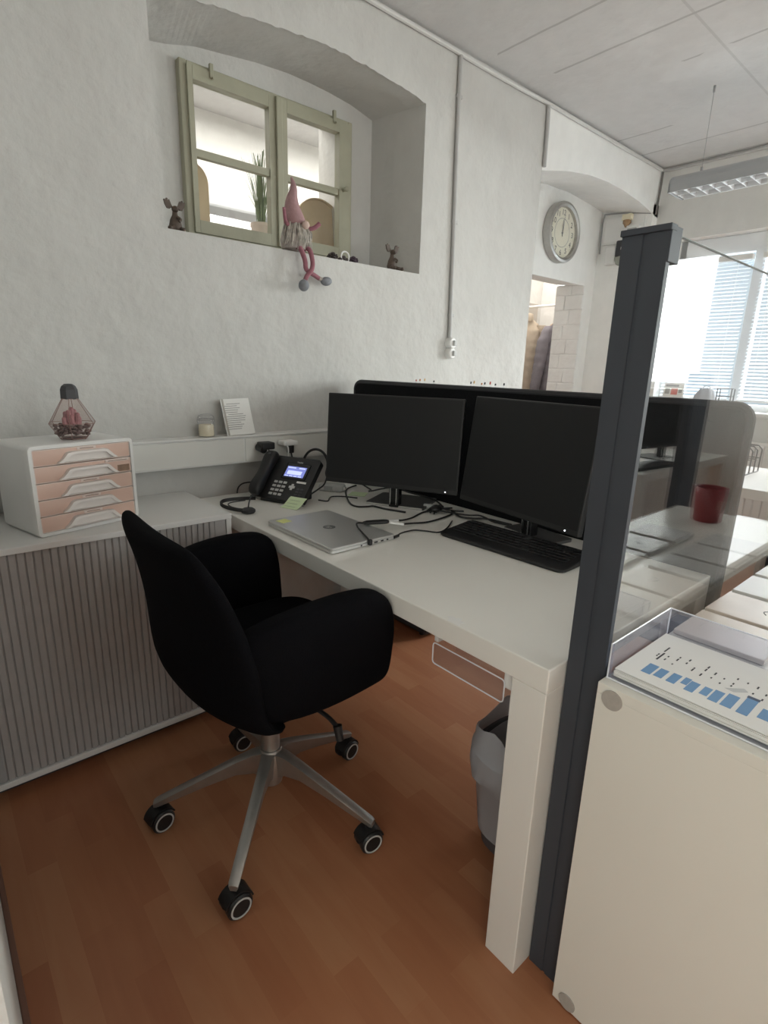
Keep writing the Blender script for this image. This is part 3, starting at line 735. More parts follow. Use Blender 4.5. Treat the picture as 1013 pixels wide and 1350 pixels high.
lamp('long grey pendant lamp with white louvre hanging before the far wall', 3.45, .74, 2.258, 1.60)
lamp('white louvre lamp glimpsed through the left pane of the small window', 1.65, 3.3, 2.085, 1.6, 'x', True)

# ================================================================== THINGS ON THE CABINET AND TRUNKING
ZT = .7705
# --- five drawer desktop organiser
HANDL = mat('pale_pink_handle', (.80, .745, .71), .4, noise=.02)
uw, uh, ud = .308, .262, .213
t = thing('drawer_organizer', 'white desktop organiser with five blush pink drawers on the shutter cabinet', 'drawer unit', (.218, 1.742, ZT), R(15))
b = MB(); fr = .011
outer = [(x, z) for x, z in rrect(0, uw, 0, uh, .014, 5)]; 
b.prism([(x, z) for x, z in outer], fr+.02, ud, 'y')
n = len(outer); inner = rrect(fr, uw-fr, fr, uh-fr, .005, 5)
b.loft([[(x, fr+.021, z) for x, z in outer], [(x, .003, z) for x, z in outer], [(x*.99+.0015, 0, z*.99+.0013) for x, z in outer], [(x, 0, z) for x, z in inner], [(x, .025, z) for x, z in inner]], cap=False)
b.build('carcass', WHT, t, True)
dh = (uh-2*fr)/5
for i in range(5):
    z0 = uh-fr-(i+1)*dh+.0008; z1 = z0+dh-.0022
    d = MB().box(fr+.0015, uw-fr-.0015, .003, .022, z0, z1, .0025).build('drawer', PINK, t, True)
    MB().box(fr+.001, uw-fr-.001, .0025, .004, z1-.0022, z1).box(fr+.001, uw-fr-.001, .0025, .004, z0, z0+.0018).box(fr+.001, fr+.003, .0025, .004, z0, z1).box(uw-fr-.003, uw-fr-.001, .0025, .004, z0, z1).build('drawer_edge', PINKEDGE, d)
    xm = uw/2+.008; w0, w1 = .088, .050
    arch = [(xm-w0, z0+.004), (xm-w0*.86, z0+.013), (xm-w1*1.2, z1-.014), (xm-w1, z1-.011), (xm+w1, z1-.011), (xm+w1*1.2, z1-.014), (xm+w0*.86, z0+.013), (xm+w0, z0+.004)]
    hb = MB(); hb.prism(arch, -.004, .004, 'y'); 
    inn = [(xm+(x-xm)*.86, z0+.007+(z-z0-.004)*.72) for x, z in arch]
    hb.loft([[(x, -.0042, z) for x, z in arch], [(x, -.011, z0+.002+(z-z0)*.9) for x, z in arch], [(x, -.012, z-.002) for x, z in inn], [(x, -.003, z) for x, z in inn]], cap=False)
    hb.build('handle', HANDL, d, True, angle=35)
    lx0, lx1 = (xm-.028, xm+.028) if i != 1 else (uw-.094, uw-.018)
    MB().box(lx0, lx1, .0005, .004, z1-.0095, z1-.002, .001).build('label_holder', PINKEDGE, d)
    MB().box(lx0+.008, lx1-.008, -.0002, .001, z1-.0068, z1-.0050).build('label_slot', LABELBR, d)
    if i == 1:
        MB().box(uw-.056, uw-.018, .0012, .004, z0+.004, z0+.024, .0006).build('sticker', LABELBR, d)

# --- geometric terrarium
tx, ty, tz = .362, 1.868, ZT+uh+.0005
t = thing('glass_terrarium', 'faceted rose glass terrarium with pink succulent on the drawer organiser', 'terrarium', (tx, ty, tz))
seg = 6; pr = [(.036, 0), (.040, .003), (.0675, .048), (.0235, .119)]
def ring(r, z, ph=0): return [(r*math.cos(2*PI*k/seg+ph), r*math.sin(2*PI*k/seg+ph), z) for k in range(seg)]
rings = [ring(r, z, R(12)) for r, z in pr]
MB().loft(rings, cap=False).build('glass_body', ROSEG, t)
b = MB()
for a, c in zip(rings, rings[1:]):
    for p, q_ in zip(a, c): b.tube([p, q_], .0009, 6, 0)
for rg in rings[1:]: b.tube(rg+[rg[0]], .0009, 6, 0)
b.build('copper_frame', COPPER, t)
MB().prism([(p[0]*.95, p[1]*.95) for p in rings[0]], 0, .003, 'z').build('bottom_plate', COPPER, t)
MB().lathe([(.0235, .118), (.0245, .121), (.0235, .146), (.019, .156), (.011, .162), (0.0005, .163)], (0, 0, 0), 6).build('cap', DGREY, t)
b = MB(); rp = random.Random(2)
for k in range(150):
    u = rp.random(); r = .052*math.sqrt(u)*(.8+.2*rp.random()); a = rp.uniform(0, 2*PI); s_ = rp.uniform(.004, .0075)
    b.ball((r*math.cos(a), r*math.sin(a), .012+rp.random()*.030), s_, s_*.9, s_*.7, 7, 5)
pb = b.build('pebbles', mat('plum_pebbles', (.17, .115, .11), .5, noise=.4, nscale=90), t, True); pb['kind'] = 'stuff'
b = MB()
for k, (dx, dy, hgt, r) in enumerate(((0, 0, .058, .012), (-.014, .004, .045, .0115), (.012, -.006, .042, .0115), (-.004, -.012, .036, .011), (.005, .013, .044, .011), (-.009, -.006, .050, .011), (.007, .004, .052, .011), (.018, .006, .030, .010), (-.020, -.004, .030, .010))):
    b.tube([(dx*.4, dy*.4, .03), (dx, dy, .03+hgt*.5), (dx*1.15, dy*1.15, .03+hgt)], r, 8, 4, r*.55); b.ball((dx*1.15, dy*1.15, .03+hgt), r*.6, r*.6, r*.6, 10, 6)
b.build('succulent', mat('pink_succulent', (.42, .19, .21), .5, noise=.3, nscale=70), t, True)

# --- candle jar and booklet on the trunking
zt = .9855
t = thing('candle_jar', 'small clip jar with cream candle beside the booklet on the trunking', 'candle', (.866, 2.078, zt))
MB().lathe([(.029, 0), (.031, .004), (.031, .052), (.027, .060), (.026, .068), (.028, .070)], (0, 0, 0), 28, False).build('jar', ACRC, t, True)
MB().lathe([(.0275, .003), (.029, .006), (.029, .045), (.0275, .047), (.002, .046)], (0, 0, 0), 28).build('wax', CREAM, t, True)
MB().lathe([(.029, .070), (.030, .073), (.030, .078), (.026, .083), (.001, .0835)], (0, 0, 0), 28).build('lid', ACRC, t, True)
b = MB(); b.tube([(.032*math.cos(2*PI*k/20), .032*math.sin(2*PI*k/20), .066) for k in range(21)], .001, 6, 0)
b.tube([(-.032, 0, .05), (-.034, 0, .07), (-.02, 0, .086), (.02, 0, .086), (.034, 0, .07), (.032, 0, .05)], .0011, 6, 3); b.build('clip_wire', GREY, t)
t = thing('booklet', 'white printed booklet leaning on the wall above the trunking', 'booklet', (1.005, 2.06, zt))
M = T((0, -.004, .0)) @ Matrix.Rotation(R(-17), 4, 'X') @ Matrix.Rotation(R(-2), 4, 'Y')
MB().box(-.062, .062, 0, .004, .002, .150, .0008).xf(M).build('cover', PAPER, t)
b = MB(); rl = random.Random(4)
for k in range(13):
    z = .128-k*.0085; a = -.05+(.01 if k in (0, 5) else 0); b.box(a, a+rl.uniform(.05, .088), -.0006, .001, z, z+.0022)
b.xf(M).build('printed_text', INKG, t)
MB().box(-.075, -.066, 0, .002, .0, .146).xf(M @ T((0, .012, 0)) @ Matrix.Rotation(R(28), 4, 'Z')).build('back_cover', mat('taupe_paper', (.45, .42, .37), .8, noise=.05), t)

# --- plugs in the trunking
t = thing('power_adapter', 'black power adapter plugged into the trunking behind the phone', 'adapter', (1.085, 2.036, .94))
MB().box(1.060, 1.118, 1.985, 2.037, .928, .957, .005).build('body', BLK, t, world=True)
MB().cyl((1.068, 2.034, .935), (1.068, 1.990, .928), .017, .015, 20).build('plug', BLK, t, True, world=True)
tag(MB().tube([(1.085, 1.986, .928), (1.10, 1.97, .905), (1.075, 1.965, .86), (1.035, 1.97, .81), (1.02, 1.99, .775), (1.05, 2.01, .755), (1.10, 2.02, .7485)], .0027, 8, 5).build('power_cable', BLK, None, True), 'thin black cable looping down from the black power adapter', 'cable')
t = thing('phone_charger', 'flat white charger plugged into the trunking right of the black adapter', 'charger', (1.19, 2.03, .94))
MB().box(1.158, 1.226, 1.98, 2.037, .938, .958, .006).build('body', WHT, t, world=True)
MB().tube([(1.175, 1.985, .94), (1.178, 1.982, .92), (1.176, 1.985, .88), (1.17, 1.998, .85)], .003, 8, 4).build('white_cord', WHT, t, True, world=True)
MB().box(1.185, 1.21, 1.987, 2.01, .905, .940, .004).tube([(1.198, 1.995, .91), (1.20, 1.99, .88), (1.20, 2.0, .84)], .0035, 8, 3).build('black_plug', BLK, t, True, world=True)
tag(MB().tube([(.965, 2.038, .752), (.985, 2.065, .768), (1.02, 2.085, .778), (1.08, 2.09, .776), (1.15, 2.09, .768)], .003, 8, 5).build('network_cable', BLK, None, True), 'black cable lying along the wall behind the desk phone', 'cable')

# ================================================================== DESK PHONE AND SMALL DESK THINGS
ZD = .7445
fv = Vector((.37, -.93, 0)).normalized()
ph_rz = math.atan2(fv.y, fv.x)
t = thing('desk_phone', 'black desk phone with lit blue display beside the laptop', 'phone', (1.0815, 1.8505, ZD), ph_rz)
# local: X along the front edge to the user's right, Y to the back, Z up
pw = .252; tilt = R(47)
M = T((0, -.062, .016)) @ Matrix.Rotation(tilt, 4, 'X')
b = MB(); b.prism(rrect(-pw/2, pw/2, 0, .200, .014, 4), -.024, 0, 'z').xf(M)
b.build('body', BLK, t, True, angle=30)
b = MB(); b.prism([(-.062, .002), (-.058, .018), (.055, .125), (.082, .10), (.075, .0)], -.075, .075, 'x'); b.build('stand', BLK, t)
MB().prism(rrect(-pw/2+.002, pw/2-.002, -.002, .004, .002, 2), -.022, -.006, 'z').xf(M).build('front_strip', SILV, t)
hs = MB()
prof = [(-.005, .020, .010), (.008, .026, .021), (.035, .027, .026), (.07, .0235, .020), (.11, .0235, .020), (.150, .027, .026), (.180, .027, .024), (.195, .020, .012)]
rg = []
for y, hw, hz in prof:
    rg.append([(-pw/2+.030+a, y*1.04, .012+hz*.5+b_) for k in range(20) for a, b_ in [sup(2*PI*k/20, hw, hz, 3)]])
hs.loft(rg).xf(M).build('handset', BLK, t, True, sub=1)
tag_ = MB().box(-pw/2+.026, -pw/2+.042, .172, .178, .0485, .0495).xf(M).build('logo_plate', DGREY, t)
LCD = mat('phone_display', (.10, .12, .35), .3, emit=(.20, .24, .62), estr=.32, noise=.02)
LCL = mat('phone_display_text', (.5, .55, .8), .3, emit=(.45, .5, .85), estr=.4, noise=.02)
MB().box(-.022, .092, .096, .170, .0, .0035, .003).xf(M).build('display_bezel', BLKG, t)
s_ = MB().box(-.012, .080, .106, .154, .003, .0042).xf(M).build('display', LCD, t)
b = MB(); b.box(-.002, .066, .116, .134, .0041, .0046); b.box(-.008, .03, .145, .150, .0041, .0046); b.box(.045, .074, .145, .150, .0041, .0046)
for k in range(4): b.box(-.008+k*.021, .008+k*.021, .1075, .1115, .0041, .0046)
b.xf(M).build('display_text', LCL, s_)
text_mb('Yealink', .010, M @ T((.034, .1765, .0012))).build('lettering', LGREY, t)
for r in range(4):
    for c in range(3): MB().box(-.044+c*.0225, -.0275+c*.0225, .0165+r*.0185, .0265+r*.0185, 0, .003, .0012).xf(M).build('key', LGREY, t)
nb_ = MB()
for a, c in ((0, 1), (0, -1), (1, 0), (-1, 0)): nb_.box(.049+a*.0085-.0055, .049+a*.0085+.0055, .062+c*.0085-.0055, .062+c*.0085+.0055, 0, .0035, .002)
nb_.box(.0455, .0525, .0585, .0655, 0, .0038, .001); nb_.xf(M).build('navigation_key', LGREY, t)
b = MB()
for r in range(4):
    for c in range(2): b.box(.074+c*.018, .088+c*.018, .014+r*.013, .022+r*.013, 0, .0015, .0008)
b.xf(M).build('function_keys', DGREY, t)
MB().box(.060, .104, .083, .091, 0, .0012).xf(M).build('paper_strip', PAPER, t)

# --- headset lying on the desk
t = thing('headset', 'black headset lying on the desk corner in front of the phone', 'headset', (.87, 1.82, ZD))
b = MB(); bandp = [(.864, 1.752, .752), (.832, 1.770, .757), (.812, 1.815, .760), (.815, 1.862, .762), (.845, 1.898, .762), (.892, 1.898, .762), (.932, 1.876, .764), (.948, 1.848, .768)]
for dz in (0, .004, .008): b.tube([(p[0], p[1], p[2]-.002+dz) for p in bandp], .0032, 8, 5)
b.build('headband', BLK, t, True, world=True)
MB().tube([(.864, 1.75, .758), (.842, 1.785, .759), (.833, 1.82, .760), (.84, 1.852, .762), (.87, 1.868, .762), (.912, 1.858, .764)], .0022, 8, 5).build('inner_band', BLK, t, True, world=True)
MB().lathe([(.002, 0), (.022, .001), (.026, .006), (.025, .013), (.018, .018), (.002, .019)], (.870, 1.752, ZD), 26).build('ear_cushion', BLK, t, True, world=True)
MB().tube([(.870, 1.752, .762), (.885, 1.775, .775), (.905, 1.80, .787), (.915, 1.812, .79)], .0025, 8, 4).ball((.915, 1.812, .79), .005).build('microphone_boom', BLK, t, True, world=True)
# --- second headset looped behind the phone
t = thing('headset', 'black headset hooked over the upper back of the phone', 'headset', (1.095, 1.842, ZD), ph_rz)
M2 = Matrix.Rotation(R(-4), 4, 'X')
def hp(p): return (p[0]-.008, p[1]+.050, p[2]+.008)
b = MB(); arc = [hp((-.060*math.cos(R(a))+.062, .055+.01*math.sin(R(a)), .125+.062*math.sin(R(a)))) for a in range(-15, 196, 15)]
b.tube(arc, .0052, 8, 3); b.build('headband', BLK, t, True)
for a0 in (0, 1):
    xx = hp((.002+.12*a0, .055, .10))
    MB().lathe([(.003, 0), (.022, .002), (.027, .009), (.025, .016), (.004, .018)], (0, 0, 0), 22).xf(T(xx) @ rotm('Y', 90 if a0 else -90)).build('ear_cushion', BLK, t, True)
MB().tube([hp((.125, .05, .10)), hp((.13, .02, .06)), hp((.12, -.02, .04)), hp((.10, -.05, .02))], .003, 8, 4).build('microphone_boom', BLK, t, True)

# --- sticky notes
t = thing('sticky_note', 'pale green sticky note hanging from the front lip of the desk phone', 'note', (1.0815, 1.8505, ZD), ph_rz)
b = MB(); prf = [(-.058, .036), (-.067, .030), (-.076, .021), (-.086, .012), (-.098, .004), (-.108, .0012)]
for (ya, za), (yb, zb_) in zip(prf, prf[1:]): b.quad((.072+.3*(ya+.058), ya, za), (.148+.3*(ya+.058), ya, za), (.148+.3*(yb+.058), yb, zb_), (.072+.3*(yb+.058), yb, zb_))
nt_ = b.build('paper', STICKY, t); nt_.modifiers.new('thickness', 'SOLIDIFY').thickness = -.0008
b = MB(); PENM = mat('faded_pen', (.42, .50, .36), .8, noise=.1)
for k in range(3): b.box(.078-.004*k, .126-.004*k, -.0005, .0005, 0, .001, mtx=T((0, -.073-.011*k, .0255-.0095*k)))
b.build('handwriting', PENM, t)
LZ = ZD+.0178
tag(MB().box(-.019, .019, -.019, .019, 0, .0008).xf(T((.888, 1.532, LZ+.0003)) @ rotm('Z', 8)).build('sticky_note', STICKYY), 'small yellow sticky note on the laptop lid corner', 'note')

# --- laptop
t = thing('laptop', 'closed silver laptop with round dark logo at the desk edge', 'laptop', (.9725, 1.389, ZD), R(.5))
lw, ll = .245, .366
b = MB().prism(rrect(-lw/2, lw/2, -ll/2, ll/2, .008, 4), .002, .0105, 'z'); body = b.build('base', LAPS, t, True, angle=30)
MB().prism(rrect(-lw/2+.002, lw/2-.008, -ll/2+.002, ll/2-.002, .008, 4), .0105, .0118, 'z').build('gap', DGREY, t)
b = MB(); b.loft([[(x*s, y*s2, z) for x, y in rrect(-lw/2, lw/2, -ll/2, ll/2, .008, 4)] for s, s2, z in ((1, 1, .0117), (1, 1, .0162), (.988, .992, .0178))]); b.build('lid', LAPS, t, True, angle=30)
lg = MB().cyl((0, 0, .0176), (0, 0, .0181), .0205, seg=36).build('logo', mat('dark_logo', (.12, .12, .12), .35, noise=.02), t)
text_mb('hp', .027, T((0, 0, .01815)) @ rotm('Z', -90) @ Matrix.Shear('XZ', 4, (0, 0)), .0001).build('logo_lettering', LAPS, lg)
for k, (x, w_) in enumerate(((-.012, .006), (.020, .015), (.045, .015), (.070, .012), (.092, .008))):
    MB().box(x-w_/2, x+w_/2, -ll/2-.0003, -ll/2+.004, .0035, .0088, .0006).build('port', BLK, t)
hb = MB().cyl((lw/2-.004, -ll/2+.04, .010), (lw/2-.004, ll/2-.04, .010), .0042, seg=12).build('hinge', GREY, t)
ft = MB()
for a in (-.09, .09): ft.box(a-.008, a+.008, -.15, .15, 0, .0022, .001)
ft.build('rubber_foot', BLK, t)

# --- USB adapter on the laptop with its plugs
t = thing('usb_adapter', 'black adapter dongle lying on the laptop corner with white plugs', 'adapter', (1.12, 1.315, ZD+.018))
b = MB(); dirv = Vector((.075, -.032, 0)).normalized(); Ma = T((1.115, 1.325, .7705)) @ Matrix.Rotation(math.atan2(dirv.y, dirv.x), 4, 'Z')
b.loft([[(x, a, b_) for k in range(16) for a, b_ in [sup(2*PI*k/16, hw, .0065*hw/.0145, 2.6)]] for x, hw in ((-.045, .004), (-.040, .009), (-.028, .0135), (0, .0145), (.03, .0145), (.040, .0125), (.046, .009))])
b.xf(Ma).build('body', BLK, t, True, world=True)
MB().tube([(1.075, 1.342, .770), (1.045, 1.335, .776), (1.02, 1.30, .776), (1.005, 1.255, .770), (.993, 1.215, .765), (.990, 1.200, .757)], .0028, 8, 5).box(.984, .996, 1.194, 1.206, .749, .766, .002).build('lead', BLK, t, True, world=True)
for i, (p, q_) in enumerate((((1.155, 1.318, .770), (1.215, 1.325, .760)), ((1.152, 1.298, .770), (1.205, 1.285, .758)))):
    p = Vector(p); q_ = Vector(q_); d = (q_-p); Mq = T(p) @ Matrix.Rotation(math.atan2(d.y, d.x), 4, 'Z') @ Matrix.Rotation(math.atan2(-d.z, d.xy.length), 4, 'Y')
    MB().box(0, d.length, -.006, .006, -.004, .004, .0015).xf(Mq).build('white_plug', WHT, t, world=True)
def cable(pts, r, label, m_=BLK, name='cable'):
    return tag(MB().tube(pts, r, 8, 5).build(name, m_, None, True), label, 'cable')
cable([(1.213, 1.325, .760), (1.25, 1.335, .753), (1.309, 1.352, .748), (1.398, 1.384, .748), (1.463, 1.381, .749)], .0032, 'black cable from upper white plug of the adapter to the cable bundle')
cable([(1.204, 1.285, .758), (1.249, 1.290, .752), (1.316, 1.280, .748), (1.401, 1.287, .748), (1.467, 1.303, .749), (1.505, 1.34, .749)], .0034, 'black cable from lower white plug of the adapter to the cable bundle')
t = thing('laptop_power_lead', 'thin black power lead plugged into the laptop and running to the keyboard', 'cable', (1.15, 1.22, ZD))
MB().tube([(1.108, 1.212, .751), (1.139, 1.226, .752), (1.18, 1.237, .749), (1.215, 1.235, .7475), (1.238, 1.204, .7475), (1.262, 1.172, .7475), (1.32, 1.19, .7475), (1.40, 1.24, .7475)], .0025, 8, 5).build('cord', BLK, t, True, world=True)
MB().tube([(1.094, 1.2085, .7515), (1.118, 1.214, .7515)], .0048, 10, 0).build('plug', BLK, t, True, world=True)
cable([(1.47, 1.89, .75), (1.40, 1.86, .749), (1.339, 1.79, .749), (1.257, 1.656, .748), (1.244, 1.592, .748), (1.279, 1.568, .748), (1.30, 1.558, .7485), (1.312, 1.50, .748), (1.34, 1.42, .749)], .0036, 'black cable curving round in front of the left monitor foot')
cable([(1.18, 1.76, .7485), (1.198, 1.725, .7485), (1.232, 1.758, .749), (1.262, 1.778, .7485), (1.30, 1.752, .7485), (1.33, 1.70, .7485)], .0026, 'thin black cable bent on the desk beside the phone')
cable([(1.427, 1.346, .752), (1.47, 1.372, .757), (1.493, 1.329, .752), (1.462, 1.262, .750), (1.475, 1.219, .750), (1.518, 1.180, .750), (1.53, 1.08, .75)], .0036, 'black cable running from the bundle behind the right monitor')
cable([(1.44, 1.36, .755), (1.476, 1.243, .757), (1.504, 1.208, .759), (1.507, 1.177, .757), (1.50, 1.131, .752), (1.523, 1.07, .750)], .003, 'second black cable looping from the bundle to the right monitor')
cable([(1.37, 1.73, .80), (1.40, 1.70, .775), (1.43, 1.74, .757), (1.50, 1.68, .775), (1.53, 1.60, .765), (1.55, 1.48, .757), (1.50, 1.38, .755)], .0034, 'black cable sagging under the left monitor to the bundle')
t = thing('cable_tie_bundle', 'dark bundle of plugs and cables between both monitors on the desk', 'cable bundle', (1.44, 1.36, ZD))
MB().ball((1.445, 1.365, .7585), .028, .02, .0138, 14, 8).build('strap', BLK, t, True, world=True)
b = MB(); 
for k in range(3): b.tube([(1.41, 1.34+.02*k, .75), (1.445, 1.365, .756+.008*k), (1.485, 1.40-.03*k, .753), (1.53, 1.42-.06*k, .75)], .0032, 8, 4)
b.build('cords', BLK, t, True, world=True)
MB().box(-.022, .022, -.010, .010, 0, .014, .003).xf(T((1.475, 1.43, ZD)) @ rotm('Z', -50)).build('grey_connector', LGREY, t, world=True)
t = thing('grey_adapter_box', 'small grey box on the desk between phone and left monitor', 'box', (1.335, 1.885, ZD), R(-54))
MB().box(-.055, .055, -.028, .028, 0, .030, .010, 3).build('body', LGREY, t, True)
MB().box(-.03, .012, -.0285, -.02, .006, .024, .003).build('dark_window', GREY, t)
MB().box(.054, .062, -.012, .012, .005, .02, .002).build('plug', WHT, t)
tag(MB().box(-.036, .036, -.036, .036, 0, .0012).xf(T((1.385, 1.765, ZD+.0002)) @ rotm('Z', 38)).build('sticky_note', STICKY), 'pale green sticky note on the desk behind the left monitor foot', 'note')

# --- keyboard
t = thing('keyboard', 'black keyboard with palm rest lying in front of the right monitor', 'keyboard', (1.342, .942, ZD), R(2))
kx0, kx1, ky0, ky1 = -.090, .082, -.228, .222
P_ = rrect(kx0, kx1, ky0, ky1, .022, 5)
b = MB(); zt_ = lambda x: .010+.014*(x-kx0)/(kx1-kx0)
b.loft([[(x*s, y*s2, z0 if fl == 0 else zt_(x)*fl) for x, y in P_] for s, s2, z0, fl in ((.97, .985, 0, 0), (1, 1, .004, 0), (1, 1, 0, .8), (.97, .988, 0, 1))]); b.build('body', BLK, t, True, angle=35)
rk = random.Random(1)
row = [(.066, 15), (.046, 15), (.027, 14), (.008, 13), (-.011, 12), (-.030, 9)]
for i, (x, n) in enumerate(row):
    W2 = .418; wk = W2/15
    ws = [1]*15 if i < 2 else ([1.5]+[1]*12+[1.5] if n == 14 else ([1.8]+[1]*11+[2.2] if n == 13 else ([2.2]+[1]*10+[2.8] if n == 12 else [1.3, 1.3, 1.3, 5.5, 1.3, 1.3, 1, 1, 1])))
    y = .212
    for w_ in ws:
        yy = y-w_*wk; z = zt_(x)-.001
        MB().box(x-.0078, x+.0078, yy+.0013, y-.0013, z, z+.0042, .0016, 1).build('key', BLKG if False else DGREY if rk.random() < .0 else BLK, t); y = yy

# ================================================================== ON THE WINDOW SILL
YF = 2.085
t = thing('gnome_doll', 'fabric gnome doll with pink hat and long beard sitting on the sill edge', 'doll', (1.315, 2.14, ZS))
HAT = mat('dusty_pink_felt', (.40, .245, .25), .95, noise=.15, nscale=40, bump=.2, bscale=200); BEARD = mat('grey_beard_wool', (.50, .46, .41), .9, noise=.35, nscale=60)
LIMB = mat('mauve_cloth', (.32, .13, .16), .9, noise=.15, nscale=60); FOOT = mat('grey_felt_shoe', (.24, .25, .27), .95, noise=.15, nscale=60); NOSE = mat('skin_cloth', (.62, .46, .40), .8, noise=.05)
BODY = mat('grey_cloth', (.45, .40, .37), .95, noise=.2, nscale=60)
MB().lathe([(.02, 1.727), (.052, 1.735), (.060, 1.765), (.050, 1.81), (.040, 1.84), (.02, 1.852)], (1.318, 2.138, 0), 22).build('body', BODY, t, True, world=True)
hatp = [(1.318, 2.13, 1.815, .052), (1.315, 2.13, 1.845, .046), (1.308, 2.132, 1.88, .036), (1.303, 2.135, 1.915, .026), (1.310, 2.136, 1.945, .019), (1.316, 2.134, 1.965, .014), (1.310, 2.13, 1.985, .009), (1.300, 2.128, 2.003, .004)]
rings = []
for x, y, z, r in hatp: rings.append([(x+r*math.cos(2*PI*k/20), y+r*math.sin(2*PI*k/20), z) for k in range(20)])
MB().loft(rings).build('hat', HAT, t, True, world=True, sub=1)
MB().ball((1.332, 2.074, 1.822), .0165, .015, .016).build('nose', NOSE, t, True, world=True)
b = MB(); rb = random.Random(11)
for k in range(70):
    a = R(rb.uniform(165, 372)); r0 = .040+rb.uniform(0, .008); L_ = rb.uniform(.07, .098)*(1-.25*abs(math.cos(a))); z0 = 1.822+rb.uniform(-.012, .010)
    x0, y0 = 1.320+r0*math.cos(a), 2.128+r0*math.sin(a)*.9
    b.tube([(x0, y0, z0), (x0+.012*math.cos(a)+rb.uniform(-.006, .006), y0-.008+.006*math.sin(a), z0-L_*.5), (x0+.018*math.cos(a)+rb.uniform(-.008, .008), y0-.004, z0-L_)], .0042, 6, 3, .0016)
bd = b.build('beard', BEARD, t, True, world=True); bd['kind'] = 'stuff'
MB().tube([(1.285, 2.115, 1.815), (1.255, 2.10, 1.825), (1.243, 2.09, 1.855), (1.238, 2.085, 1.872)], .0085, 8, 4, .006).build('arm', LIMB, t, True, world=True)
MB().tube([(1.352, 2.115, 1.815), (1.385, 2.095, 1.822), (1.408, 2.085, 1.842)], .0085, 8, 4, .009).build('arm', LIMB, t, True, world=True)
MB().tube([(1.300, 2.12, 1.742), (1.312, 2.088, 1.735), (1.330, 2.078, 1.69), (1.338, 2.08, 1.655), (1.378, 2.082, 1.638), (1.402, 2.082, 1.628)], .0105, 10, 4, .009).build('leg', LIMB, t, True, world=True)
MB().tube([(1.342, 2.12, 1.742), (1.356, 2.086, 1.735), (1.362, 2.07, 1.69), (1.355, 2.066, 1.655), (1.335, 2.070, 1.63), (1.325, 2.075, 1.607)], .0105, 10, 4, .009).build('leg', LIMB, t, True, world=True)
MB().ball((1.437, 2.078, 1.620), .028, .018, .018, mtx=rotm('Y', -8)).build('shoe', FOOT, t, True, world=True)
MB().ball((1.318, 2.070, 1.590), .0225, .022, .0235, mtx=rotm('Y', 20)).build('shoe', FOOT, t, True, world=True)
b = MB(); b.tube([(1.402, 2.082, 1.628), (1.420, 2.08, 1.624)], .0088, 10, 0).tube([(1.325, 2.075, 1.612), (1.321, 2.073, 1.60)], .0088, 10, 0); b.build('sock', BEARD, t, True, world=True)

WOODB = mat('brown_carved_wood', (.095, .068, .052), .6, noise=.25, nscale=60)
def moose(x, y, z, label, s=1.0, flip=1):
    t = thing('antlered_figurine', label, 'figurine', (x, y, z))
    b = MB(); b.lathe([(.004, 0), (.022, .002), (.026, .02), (.020, .045), (.011, .062), (.009, .075)], (0, 0, 0), 16)
    b.xf(Matrix.Diagonal((s, s*.85, s, 1))).build('body', WOODB, t, True)
    b = MB(); b.ball((0, -.004, .083), .013, .014, .012, 14, 8).ball((0, -.016, .078), .008, .011, .007, 12, 8); b.xf(Matrix.Diagonal((s, s, s, 1))).build('head', WOODB, t, True)
    for sg in (-1, 1):
        p = [(.004, .084), (.014, .088), (.019, .082), (.029, .083), (.037, .096), (.041, .112), (.036, .113), (.034, .108), (.031, .118), (.026, .117), (.025, .110), (.020, .115), (.017, .108), (.013, .098)]
        MB().prism([(sg*a, c) for a, c in p], -.003, .004, 'y').xf(Matrix.Diagonal((s, s, s, 1))).build('antler', WOODB, t)
    for sg in (-1, 1):
        MB().tube([(sg*.012, -.012, .016), (sg*.018, -.026, .010), (sg*.024+.01*flip, -.034, .007)], .0075, 8, 4).ball((sg*.026+.01*flip, -.037, .008), .008, .011, .008, 10, 6).xf(Matrix.Diagonal((s, s, s, 1))).build('leg', WOODB, t, True)
    MB().tube([(.0, -.018, .055), (.012, -.026, .045), (.004, -.028, .036)], .005, 8, 3).xf(Matrix.Diagonal((s, s, s, 1))).build('arm', WOODB, t, True)
    b = MB().box(.015, .05, -.02, .005, 0, .012, .004) if flip > 0 else None
    if b: b.build('base', WOODB, t)
    return t
moose(1.885, 2.165, ZS+.002, 'brown antlered wooden figurine at the right end of the window sill', 1.0)
moose(.838, 2.185, ZS+.003, 'brown antlered wooden figurine at the left end of the sill', .95, -1)

DK = mat('dark_pine_cone', (.06, .045, .04), .7, noise=.4, nscale=120); PUR = mat('purple_berry', (.07, .04, .06), .6, noise=.4, nscale=80)
def cone(x, y, s, label, m_):
    t = thing('pine_cone', label, 'pine cone', (x, y, ZS+.001))
    b = MB(); b.ball((0, 0, .015*s), .014*s, .012*s, .014*s, 12, 8); b.build('core', m_, t, True)
    b = MB()
    for k in range(26):
        a = k*2.4; h_ = .004+.022*s*k/26; r = .019*s*math.sin(PI*(.2+.75*k/26))
        b.ball((r*math.cos(a), r*math.sin(a), h_), .0055*s, .0045*s, .003*s, 7, 5)
    b.build('scales', m_, t, True)
cone(1.525, 2.155, 1.15, 'dark little pine cone on the sill right of the gnome', DK)
cone(1.640, 2.155, 1.1, 'purplish pine cone on the sill right of the white ring', PUR)
b = MB(); b.tube([(1.590+.022*math.cos(R(a)), 2.15, ZS+.022+.022*math.sin(R(a))) for a in range(0, 361, 20)], .0035, 8, 0)
t = thing('ring_ornament', 'small white ring ornament with dark middle between the pine cones', 'ornament', (1.59, 2.15, ZS))
b.build('ring', WHT, t, True, world=True)
